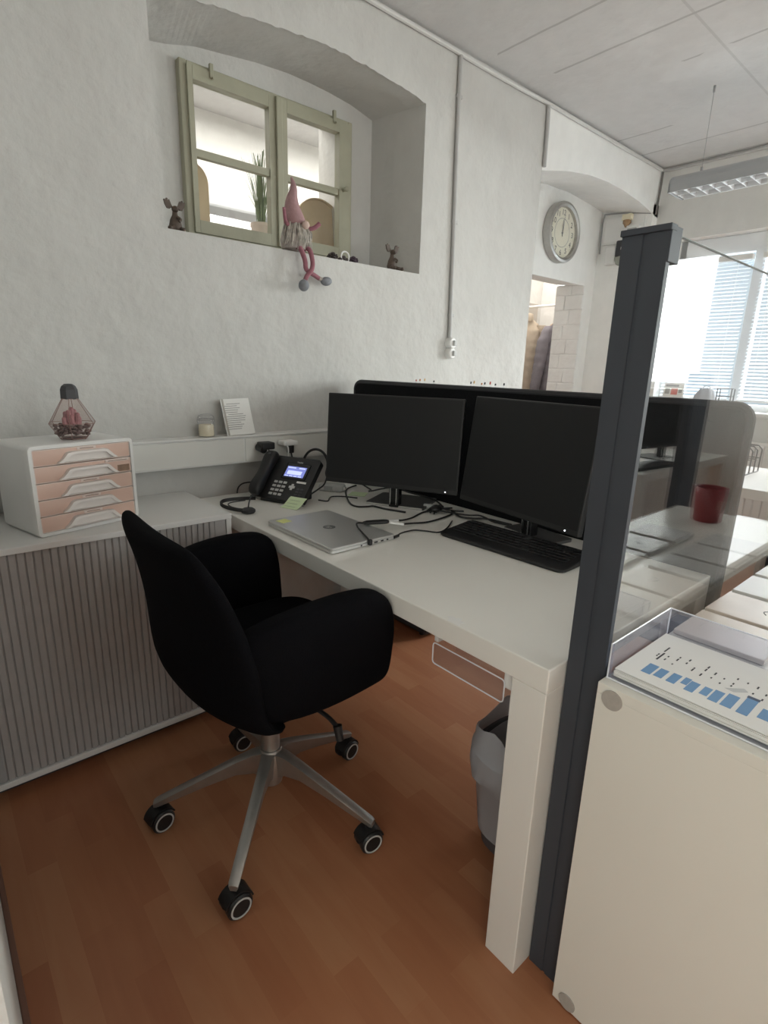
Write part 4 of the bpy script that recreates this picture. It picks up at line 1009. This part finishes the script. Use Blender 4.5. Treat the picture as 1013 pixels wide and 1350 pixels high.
MB().ball((1.583, 2.15, ZS+.016), .012, .007, .011, 12, 8).ball((1.565, 2.152, ZS+.009), .012, .008, .008, 12, 8).ball((1.600, 2.15, ZS+.010), .009, .006, .009, 12, 8).build('dark_centre', DK, t, True, world=True)

# --- beyond the small window, on its outer ledge
LEDGE = 1.80
GRN = mat('grass_green_leaf', (.20, .27, .13), .6, noise=.2, nscale=30); POT = mat('pale_pink_pot', (.70, .58, .50), .6, noise=.05)
t = thing('potted_grass', 'tall grassy plant in pale pot behind the small window pane', 'plant', (1.418, 2.60, LEDGE))
MB().lathe([(.036, 0), (.040, .005), (.050, .105), (.053, .108), (.053, .122), (.047, .122), (.045, .10), (.002, .10)], (0, 0, 0), 28).build('pot', POT, t, True)
b = MB(); rg_ = random.Random(21)
for k in range(80):
    a = rg_.uniform(0, 2*PI); sp = rg_.uniform(.0, .075)*(1 if k % 3 else .5); L_ = rg_.uniform(.15, .33)*(1-.8*sp); r0 = rg_.uniform(0, .02)
    c, s_ = math.cos(a), math.sin(a)
    pts = [Vector((r0*c, r0*s_, .10)), Vector((r0*c+sp*.35*c, r0*s_+sp*.35*s_, .10+L_*.55)), Vector((r0*c+sp*c, r0*s_+sp*s_, .10+L_))]
    b.tube(pts, .0022, 5, 3, .0006)
for k in range(7):
    a = rg_.uniform(0, 2*PI); sp = rg_.uniform(.01, .035); L_ = rg_.uniform(.30, .36)
    b.tube([(0, 0, .11), (sp*.4*math.cos(a), sp*.4*math.sin(a), .1+L_*.7), (sp*math.cos(a), sp*math.sin(a), .1+L_)], .005, 6, 4, .0015)
o = b.build('leaves', GRN, t, True); o['kind'] = 'stuff'
MB().cyl((.0, -.0485, .06), (.0, -.053, .06), .008, seg=12).build('pot_emblem', mat('brown_emblem', (.30, .2, .16), .6, noise=.1), t)
t = thing('dry_twigs', 'thin dry twigs standing behind the gnome in the right pane', 'twigs', (1.545, 2.63, LEDGE))
b = MB()
for pts in (((0, 0, 0), (.01, 0, .2), (.005, 0, .38), (-.005, 0, .46)), ((.005, 0, .33), (.03, 0, .40), (.04, 0, .45)), ((.01, 0, .25), (.05, 0, .32), (.07, 0, .36)), ((0, 0, .15), (-.03, 0, .22), (-.04, 0, .30)), ((.008, 0, .2), (.045, 0, .23), (.06, .0, .25))): b.tube(pts, .0018, 5, 3)
b.build('stems', mat('dry_stem', (.40, .36, .27), .8, noise=.1), t, True)
MB().lathe([(.02, 0), (.028, .01), (.02, .08), (.014, .10), (.016, .105)], (0, 0, 0), 18).build('vase', POT, t, True)
RAT = mat('blond_wood', (.62, .47, .30), .6, noise=.18, nscale=6)
t = thing('round_tray', 'round blond wooden tray leaning behind the right pane', 'tray', (1.765, 2.58, LEDGE))
M = T((0, .0, .0)) @ Matrix.Rotation(R(-9), 4, 'X')
b = MB(); b.cyl((0, 0, .152), (0, .012, .152), .150, seg=48); b.xf(M).build('disc', RAT, t, True)
b = MB(); b.loft([[(r*math.cos(2*PI*k/48), y, .152+r*math.sin(2*PI*k/48)) for k in range(48)] for r, y in ((.150, -.012), (.156, -.012), (.156, .014), (.150, .014), (.150, -.012))], cap=False); b.xf(M).build('rim', RAT, t, True)
t = thing('rounded_board', 'rounded blond board at the left edge of the left pane', 'board', (1.055, 2.56, LEDGE))
MB().prism([(x, z) for x, z in rrect(-.085, .085, 0, .305, .08, 8)], 0, .018, 'y').build('panel', RAT, t, True, angle=30)
MB().cyl((0, -.002, .262), (0, .02, .262), .012, seg=20).build('hanging_hole', DGREY, t)

# ================================================================== NICHE: CLOCK, COATS
t = thing('wall_clock', 'round silver wall clock with cream dial above the doorway', 'clock', (3.83, YN, 2.262))
rC = .203; yb, yf = YN, YN-.062
def rg2(r, y, n=56): return [(r*math.cos(2*PI*k/n), y, r*math.sin(2*PI*k/n)) for k in range(n)]
MB().loft([rg2(r, y) for r, y in ((.19, 0), (.203, -.004), (.206, -.05), (.202, -.060), (.186, -.064), (.170, -.056), (.168, -.034))], cap=False).build('case', SILV, t, True)
dial = MB().cyl((0, -.030, 0), (0, -.034, 0), .170, seg=56).build('dial', mat('cream_dial', (.80, .77, .64), .6, noise=.02), t)
b = MB(); b.loft([rg2(r, y) for r, y in ((.098, -.0345), (.0945, -.0345), (.0945, -.0338), (.098, -.0338), (.098, -.0345))], cap=False); b.build('dial_ring', INKG, t)
for n in range(1, 13):
    a = R(90-30*n); text_mb(str(n), .052, T((.134*math.cos(a), -.0345, .134*math.sin(a))) @ rotm('X', 90), .0003).build('numeral', INK, t)
for a, L_, w_, y in ((90-.5, .088, .0045, -.037), (84, .125, .003, -.039)):
    c, s_ = math.cos(R(a)), math.sin(R(a)); MB().prism([(-.025*c-w_*s_, -.025*s_+w_*c), (-.025*c+w_*s_, -.025*s_-w_*c), (L_*c+w_*.4*s_, L_*s_-w_*.4*c), (L_*c-w_*.4*s_, L_*s_+w_*.4*c)], y, y-.0012, 'y').build('hand', INKG, t)
MB().cyl((0, -.034, 0), (0, -.041, 0), .007, seg=16).build('hub', GREY, t)
MB().cyl((0, -.0560, 0), (0, -.0565, 0), .169, seg=56).build('clock_glass', GLASS, t)
# coats on a rail in the cloakroom
MB_ = MB().cyl((4.84, 2.84, 1.89), (4.84, 3.60, 1.89), .011, seg=14)
t = thing('coat_rail', 'white coat rail seen through the doorway', 'rail', (4.84, 3.6, 1.89))
MB_.build('rail', WHT, t, True, world=True)
tag(MB().box(4.70, 5.22, 3.600, 3.62, 1.62, 1.96, .004).build('wall_board', mat('taupe_board', (.52, .48, .43), .7, noise=.05)), 'taupe board on the cloakroom wall behind the coat rail', 'board')
MB().cyl((4.84, 3.52, 1.89), (4.84, 3.52, 1.97), .008, seg=10).cyl((4.84, 3.52, 1.97), (4.84, 3.60, 1.97), .008, seg=10).build('bracket', WHT, t, True, world=True)
def coat(x, y, zt, m_, label, w, L_, d, quilt, rz):
    t = thing('coat', label, 'coat', (x, y, zt-L_), rz, 'coats on the rail')
    rings = []; n = 46
    for i in range(n+1):
        u = i/n; z = L_*(1-u)
        sh = min(1, (u/.13))**.55 if u < .13 else 1
        ww = w*(.18+.82*sh)*(1+.08*u); dp = d*(.45+.55*sh)
        q_ = 1+quilt*abs(math.sin(PI*u*L_/.085))
        rings.append([(a*q_, b*q_*(1+.08*math.sin(5*2*PI*k/44+u*3)), z) for k in range(44) for a, b in [sup(2*PI*k/44, ww, dp, 2.3)]])
    MB().loft(rings).build('body', m_, t, True)
    for s_ in (-1, 1):
        rr_ = []
        for i in range(31):
            u = i/30; z = L_*.93-u*.60; xx = s_*(w*.82+.06*u+.05*min(1, u*4)); r = (.062-.018*u)*(1+quilt*1.3*abs(math.sin(PI*u*.60/.085)))
            rr_.append([(xx+r*math.cos(2*PI*k/18), -.035+r*math.sin(2*PI*k/18), z) for k in range(18)])
        MB().loft(rr_).build('sleeve', m_, t, True)
    MB().lathe([(.075, L_*.96), (.088, L_*.985), (.078, L_+.03), (.062, L_+.035), (.055, L_)], (0, -.01, 0), 24).build('collar', m_, t, True)
    b = MB(); b.tube([(-w*.8, 0, L_*.94), (0, 0, L_+.012), (w*.8, 0, L_*.94)], .006, 8, 4); b.tube([(0, 0, L_+.01), (0, 0, L_+.07), (.012, 0, L_+.095), (.0, 0, L_+.112), (-.014, 0, L_+.10)], .0028, 8, 4); b.build('hanger', RAT, t, True)
coat(4.80, 3.46, 1.79, mat('beige_padded_cloth', (.62, .53, .42), .8, noise=.1, nscale=20), 'beige padded coat hanging behind the dark one in the doorway', .20, 1.05, .085, .05, R(-25))
coat(4.95, 3.10, 1.765, mat('lilac_grey_quilt', (.19, .175, .20), .55, noise=.1, nscale=30), 'dark lilac grey quilted coat hanging in the doorway', .17, 1.0, .09, .09, R(-35))

# ================================================================== UNDER THE DESK
t = thing('underdesk_drawer', 'clear acrylic drawer fixed under the desk front beside the leg', 'drawer', (.9, .67, .60))
prof = rrect(.566, .768, .612, .664, .008, 4); 
MB().prism([(y, z) for y, z in prof], .828, .8305, 'x').build('front', ACRC, t, world=True)
MB().tube([(.829, y, z) for y, z in prof]+[(.829, *prof[0])], .0016, 6, 0).build('front_rim', ACRE, t, True, world=True)
b = MB(); b.box(.83, 1.05, .570, .573, .615, .66); b.box(.83, 1.05, .761, .764, .615, .66); b.box(.83, 1.05, .570, .764, .612, .615); b.box(1.047, 1.05, .57, .764, .615, .66); b.build('tray', ACRC, t, world=True)
for x in (.90, .97): MB().box(x, x+.0025, .573, .761, .615, .642).build('divider', ACRC, t, world=True)
for y in (.553, .769): MB().box(.845, 1.05, y, y+.012, .655, .6925, .003).build('runner', WHT, t, world=True)
MB().box(.832, .862, .548, .572, .645, .692, .004).build('white_stop', WHT, t, world=True)

t = thing('waste_bin', 'dark waste bin with grey bag liner under the desk by the leg', 'bin', (1.118, .672, 0))
def ov(rx, ry, z, n=40, wob=0, zw=0, seed=0):
    q = random.Random(seed); ph = [q.uniform(0, 6.28) for _ in range(3)]
    return [((rx+wob*math.sin(7*2*PI*k/n+ph[0])+wob*.6*math.sin(11*2*PI*k/n+ph[1]))*math.copysign(abs(math.cos(2*PI*k/n))**.75, math.cos(2*PI*k/n)),
             (ry+wob*math.sin(6*2*PI*k/n+ph[2]))*math.copysign(abs(math.sin(2*PI*k/n))**.75, math.sin(2*PI*k/n)), z+zw*math.sin(4*2*PI*k/n+ph[1])) for k in range(n)]
MB().loft([ov(.098, .083, 0), ov(.102, .087, .006), ov(.139, .118, .288), ov(.143, .122, .292), ov(.143, .122, .300), ov(.135, .114, .300), ov(.098, .083, .012)], cap=True).build('bucket', BIN, t, True)
bg_ = MB(); bg_.loft([ov(.114, .098, .05, 40, .0, .0, 4), ov(.133, .113, .215, 40, .001, .0, 4), ov(.147, .127, .228, 40, .003, .005, 3), ov(.149, .129, .27, 40, .003, .003, 5), ov(.149, .129, .305, 40, .002, 0, 6), ov(.143, .123, .312, 40, .001, 0, 6), ov(.140, .120, .34, 40, .006, .006, 8), ov(.128, .110, .365, 40, .008, .012, 9)], cap=False)
bg_.build('bag_liner', BAG, t, True)
bi = MB(); bi.loft([ov(.090, .075, .03, 40, .001), ov(.128, .108, .296, 40, .002, 0, 2)], cap=False); bi.build('bag_inside', BAG, t, True)

t = thing('computer_tower', 'black computer tower on the floor under the rear desk', 'computer', (1.83, 1.86, 0))
MB().box(1.73, 1.93, 1.66, 2.04, .012, .40, .008).build('case', BLK, t, world=True)
b = MB()
for y in (1.70, 2.0):
    for x in (1.75, 1.91): b.cyl((x, y, 0), (x, y, .014), .014, seg=14)
b.build('feet', BLK, t, True, world=True)
MB().box(1.7285, 1.7305, 1.665, 2.035, .02, .39, .0005).build('side_cover', DGREY, t, world=True)
MB().cyl((1.745, 1.6605, .05), (1.745, 1.6585, .05), .004, seg=10).build('power_light', LGREY, t, True, world=True)

# desk edge: little torn sticker
tag(MB().prism([(.811, .715), (.822, .718), (.826, .728), (.835, .722), (.833, .71), (.842, .70), (.832, .695), (.832, .682), (.82, .686), (.811, .68)], ZD-.0003, ZD+.0003, 'z').build('torn_sticker', WHT), 'small white torn sticker remnant at the desk front edge', 'sticker')

# pins on the felt screen
PINM = [mat('red_pin', (.55, .08, .06), .4), mat('brass_pin', (.50, .33, .14), .3, metal=.6), mat('black_pin', (.03, .03, .03), .4), mat('orange_pin', (.60, .22, .07), .4)]
for k, (y, c) in enumerate(((1.675, 0), (1.652, 3), (1.625, 1), (1.572, 2), (1.377, 2), (1.362, 1), (1.325, 3), (1.311, 2), (1.286, 0), (1.262, 2), (1.224, 2))):
    hgt = .013+.003*(k % 3); cn = ('red', 'brass', 'black', 'orange')[c]
    order = 'left cluster' if k < 4 else 'right cluster'
    t = thing('push_pin', '%s push pin on the felt screen top, %s from the left in the %s' % (cn, ('first', 'second', 'third', 'fourth', 'fifth', 'sixth', 'seventh')[k if k < 4 else k-4], order), 'pin', (1.612, y, 1.210), 0, 'pins along the felt screen')
    MB().cyl((0, 0, 0), (0, 0, hgt*.55), .0011, seg=8).build('needle', CHROME, t, True)
    MB().cyl((0, 0, hgt*.5), (.001, 0, hgt), .0030, .0026, seg=10).build('head', PINM[c], t, True)

# ================================================================== ON THE SIDEBOARD
SZ = .7505
t = thing('letter_tray', 'clear acrylic letter tray holding papers at the sideboard corner', 'tray', (.98, .22, SZ))
ax0, ax1, ay0, ay1 = .862, 1.105, .055, .3795
b = MB(); b.box(ax0, ax1, ay0, ay1, SZ, SZ+.003); b.box(ax0, ax1, ay1-.003, ay1, SZ+.003, SZ+.066); b.box(ax0, ax1, ay0, ay0+.003, SZ+.003, SZ+.066); b.box(ax1-.003, ax1, ay0+.003, ay1-.003, SZ+.003, SZ+.066)
b.box(ax0, ax0+.003, ay0, ay0+.05, SZ+.003, SZ+.05); b.box(ax0, ax0+.003, ay1-.006, ay1, SZ+.003, SZ+.066)
b.build('tray', ACRY, t, world=True)
b = MB(); z = SZ+.066
b.tube([(ax0, ay1-.0015, SZ+.003), (ax0, ay1-.0015, z), (ax1-.002, ay1-.0015, z), (ax1-.0015, ay0+.002, z), (ax0, ay0+.0015, z)], .0015, 6, 0); b.tube([(ax1-.002, ay1-.002, SZ), (ax1-.002, ay1-.002, z)], .0014, 6, 0); b.tube([(ax0, ay0, SZ+.0015), (ax0, ay1, SZ+.0015)], .0016, 6, 0)
b.build('tray_edge', ACRE, t, True, world=True)
t = thing('paper_stack', 'stack of white papers in the clear tray under the chart sheet', 'paper', (.98, .22, SZ+.0035))
b = MB(); rp = random.Random(6)
for k in range(7):
    dx, dy = rp.uniform(-.002, .002), rp.uniform(-.002, .002); b.box(.872+dx, 1.084+dx, .072+dy, .371+dy, SZ+.0035+k*.0018, SZ+.0050+k*.0018)
b.build('sheets', PAPER, t, world=True)
PZ = SZ+.0172
t = thing('chart_sheet', 'white sheet printed with blue bar chart on top of the tray papers', 'paper', (.98, .22, PZ))
MB().box(.8735, 1.0855, .0735, .3725, PZ-.0002, PZ+.0005).build('paper', PAPER, t, world=True)
zc = PZ+.0005
bars = [(.332, .902, .942, .008), (.313, .905, .940, .007), (.292, .905, .942, .007), (.275, .918, .944, .005), (.262, .902, .940, .007), (.242, .910, .940, .006), (.226, .903, .944, .007), (.207, .903, .950, .008), (.184, .902, .962, .008), (.158, .912, .946, .008), (.136, .905, .955, .008), (.115, .907, .94, .007)]
for y, a, c, w_ in bars: MB().box(a, c, y-w_, y+w_, zc, zc+.0003).build('chart_bar', BLUE, t, world=True)
MB().box(.960, .968, .175, .193, zc+.0003, zc+.0005).build('dark_cap', mat('slate_print', (.10, .13, .20), .7, noise=.05), t, world=True)
b = MB(); rt_ = random.Random(8)
for k in range(16):
    y = .345-k*.0155
    for j in range(3):
        if rt_.random() < .72: a = .972+j*.018+rt_.uniform(-.006, .006); b.box(a, a+rt_.uniform(.004, .011), y-.0012, y+.0012, zc, zc+.0003)
b.box(.965, .985, .338, .341, zc, zc+.0003).box(.985, 1.0, .338, .341, zc, zc+.0003).box(1.005, 1.03, .341, .3435, zc, zc+.0003)
b.build('printed_text', INK, t, world=True)
MB().prism([(.962, .226), (.985, .204), (.978, .196), (.960, .212)], zc, zc+.0003, 'z').build('grey_arrow', LGREY, t, world=True)

cols1 = [(1.130, BEIGE, 'beige'), (1.300, BEIGE, 'beige'), (1.476, PALE, 'pale grey'), (1.650, PALE, 'pale grey'), (1.826, PALE, 'pale grey')]
cols2 = [(1.245, PALE, 'pale grey'), (1.418, PALE, 'pale grey'), (1.590, PALE, 'pale grey'), (1.766, PALE, 'pale grey')]
ordw = ('first', 'second', 'third', 'fourth', 'fifth')
EDG = mat('board_edge_shade', (.23, .22, .21), .6, noise=.1)  # shadow along the board edges, put into a dark colour
for cols, ya, yb, rowname in ((cols1, .213, .376, 'beside the glass'), (cols2, .022, .170, 'farther from the glass')):
    for k, (x, m_, cn) in enumerate(cols):
        t = thing('sample_board', '%s board, %s from the tray in the row %s' % (cn, ordw[k], rowname), 'board', (x+.08, (ya+yb)/2, SZ), R(random.uniform(-.8, .8)), 'flat boards laid out on the sideboard')
        hx, hy = .077, (yb-ya)/2
        MB().box(-hx, hx, -hy, hy, .0015, .012, .002).build('board', m_, t)
        MB().box(-hx+.003, hx-.003, -hy+.003, hy-.003, 0, .003).build('edge_shade', EDG, t)
        if k == 1 and ya > .2: MB().tube([(-.012, -.02, .0121), (.004, -.012, .0121), (.018, -.026, .0121)], .0012, 5, 3).build('mark', DGREY, t)
t = thing('pen_pot', 'dark red pot standing on the far end of the sideboard', 'pot', (2.19, .115, SZ))
MB().lathe([(.044, 0), (.047, .004), (.054, .124), (.052, .127), (.049, .124), (.042, .008), (.002, .007)], (0, 0, 0), 32).build('pot', RED, t, True)
MB().box(-.014, .014, .0455, .0525, .05, .085, .003).xf(rotm('Z', 20)).build('emblem', mat('pale_red_emblem', (.45, .20, .18), .5, noise=.1), t)

# ================================================================== FAR SIDE OF THE ROOM
SW = 1.034; sx = XF-.045
t = thing('desk_calendar', 'white card calendar with red square on the far window sill', 'calendar', (sx, 1.785, SW))
M = T((sx-.02, 0, SW)) @ Matrix.Rotation(R(10), 4, 'Y')
MB().box(0, .004, 1.712, 1.858, 0, .185, .001).xf(M).build('card', PAPER, t, world=True)
MB().box(-.0008, .001, 1.752, 1.800, .095, .142).xf(M).build('red_square', mat('red_print', (.70, .16, .13), .7, noise=.03), t, world=True)
b = MB(); b.box(-.0008, .001, 1.75, 1.845, .155, .170); b.box(-.0008, .001, 1.72, 1.745, .11, .135); b.box(-.0008, .001, 1.81, 1.845, .10, .14); b.box(-.0008, .001, 1.73, 1.84, .03, .07); b.xf(M).build('grey_print', INKG, t, world=True)
MB().box(.0, .004, 1.712, 1.858, 0, .155, .001).xf(T((sx+.035, 0, SW)) @ Matrix.Rotation(R(-10), 4, 'Y')).build('rear_card', PAPER, t, world=True)
t = thing('plastic_bag', 'crumpled white bag on the far sill right of the calendar', 'bag', (sx, 1.55, SW))
rings = [ov(.065, .075, 0, 40, .004), ov(.068, .082, .03, 40, .006, 0, 1), ov(.058, .074, .09, 40, .007, .004, 2), ov(.035, .052, .13, 40, .006, .004, 3), ov(.022, .034, .150, 40, .004, .005, 4)]
MB().loft(rings).build('bag', mat('white_film', (.74, .76, .80), .4, noise=.05), t, True)
MB().tube([(-.01, -.02, .14), (-.012, -.025, .16), (-.01, .0, .168), (-.01, .02, .16), (-.01, .022, .14)], .004, 8, 3).build('knot', WHT, t, True)
t = thing('wire_stand', 'dark wire stand on the far sill near the mullion', 'stand', (sx, 1.42, SW))
b = MB(); y0, y1 = 1.375, 1.468
for x in (sx-.03, sx+.03):
    b.tube([(x, y0, SW), (x, y0, SW+.155), (x, y1, SW+.155), (x, y1, SW)], .0045, 6, 0); b.tube([(x, y0, SW+.10), (x, y1, SW+.10)], .0025, 6, 0)
for y in (y0, y1): b.tube([(sx-.03, y, SW+.155), (sx+.03, y, SW+.155)], .003, 6, 0); b.tube([(sx-.03, y, SW+.003), (sx+.03, y, SW+.003)], .003, 6, 0)
b.build('wire_frame', BLK, t, True, world=True)
t = thing('radiator', 'white panel radiator below the far window', 'radiator', (4.39, 1.2, 0))
b = MB(); 
for k in range(26): b.box(4.34, 4.354, .52+k*.052, .565+k*.052, .16, .82, .005)
b.build('front_panel', WHT, t, world=True)
MB().box(4.354, 4.40, .515, 1.875, .14, .84, .006).build('body', WHT, t, world=True)
b = MB()
for y in (.7, 1.7): b.box(4.36, 4.385, y-.01, y+.01, 0, .15)
b.build('bracket', WHT, t, world=True)
desk(3.05, 3.85, .52, 1.62, 'white desk near the far window, seen through the glass right of the screen')
t = thing('wire_letter_rack', 'black wire letter rack on the white desk near the far window', 'rack', (3.55, 1.05, ZD))
b = MB(); 
for k in range(4):
    x = -.12+k*.08; b.tube([(x, -.12, .003), (x, -.12, .13), (x, -.10, .15), (x, .10, .15), (x, .12, .13), (x, .12, .003)], .0042, 6, 0); b.tube([(x, -.12, .08), (x, .12, .08)], .003, 6, 0)
for y in (-.12, .12): b.tube([(-.12, y, .003), (.12, y, .003)], .0042, 6, 0)
b.build('wire_frame', BLK, t, True)

# --- desk group on the near side of the glass (it shows as a reflection in the glass sheet)
desk(2.95, 4.25, -1.27, -.47, 'white desk outside the view whose reflection shows in the glass')
monitor('monitor', 'black monitor on the desk reflected in the glass', (3.66, -.62, .985), R(-82), R(3), .62, .31, .12, .16, .22)
tag(MB().prism(rrect(-.22, .22, -.07, .07, .012, 4), .0005, .018, 'z').xf(T((3.25, -.57, ZD)) @ rotm('Z', 6)).build('keyboard', BLK), 'black slim keyboard on the desk reflected in the glass', 'keyboard')
tag(MB().box(-.105, .105, -.148, .148, .0005, .004).xf(T((3.95, -.66, ZD)) @ rotm('Z', 82)).build('papers', PAPER), 'white papers on the desk reflected in the glass', 'paper')
t = thing('partition_post', 'dark partition panel standing behind the far end of the sideboard', 'partition', (2.50, -.10, 0))
MB().box(-.09, .09, -.02, .02, .02, 1.28, .006).build('panel', POST, t)
MB().box(-.11, .11, -.16, .16, 0, .02, .004).build('foot', POST, t)
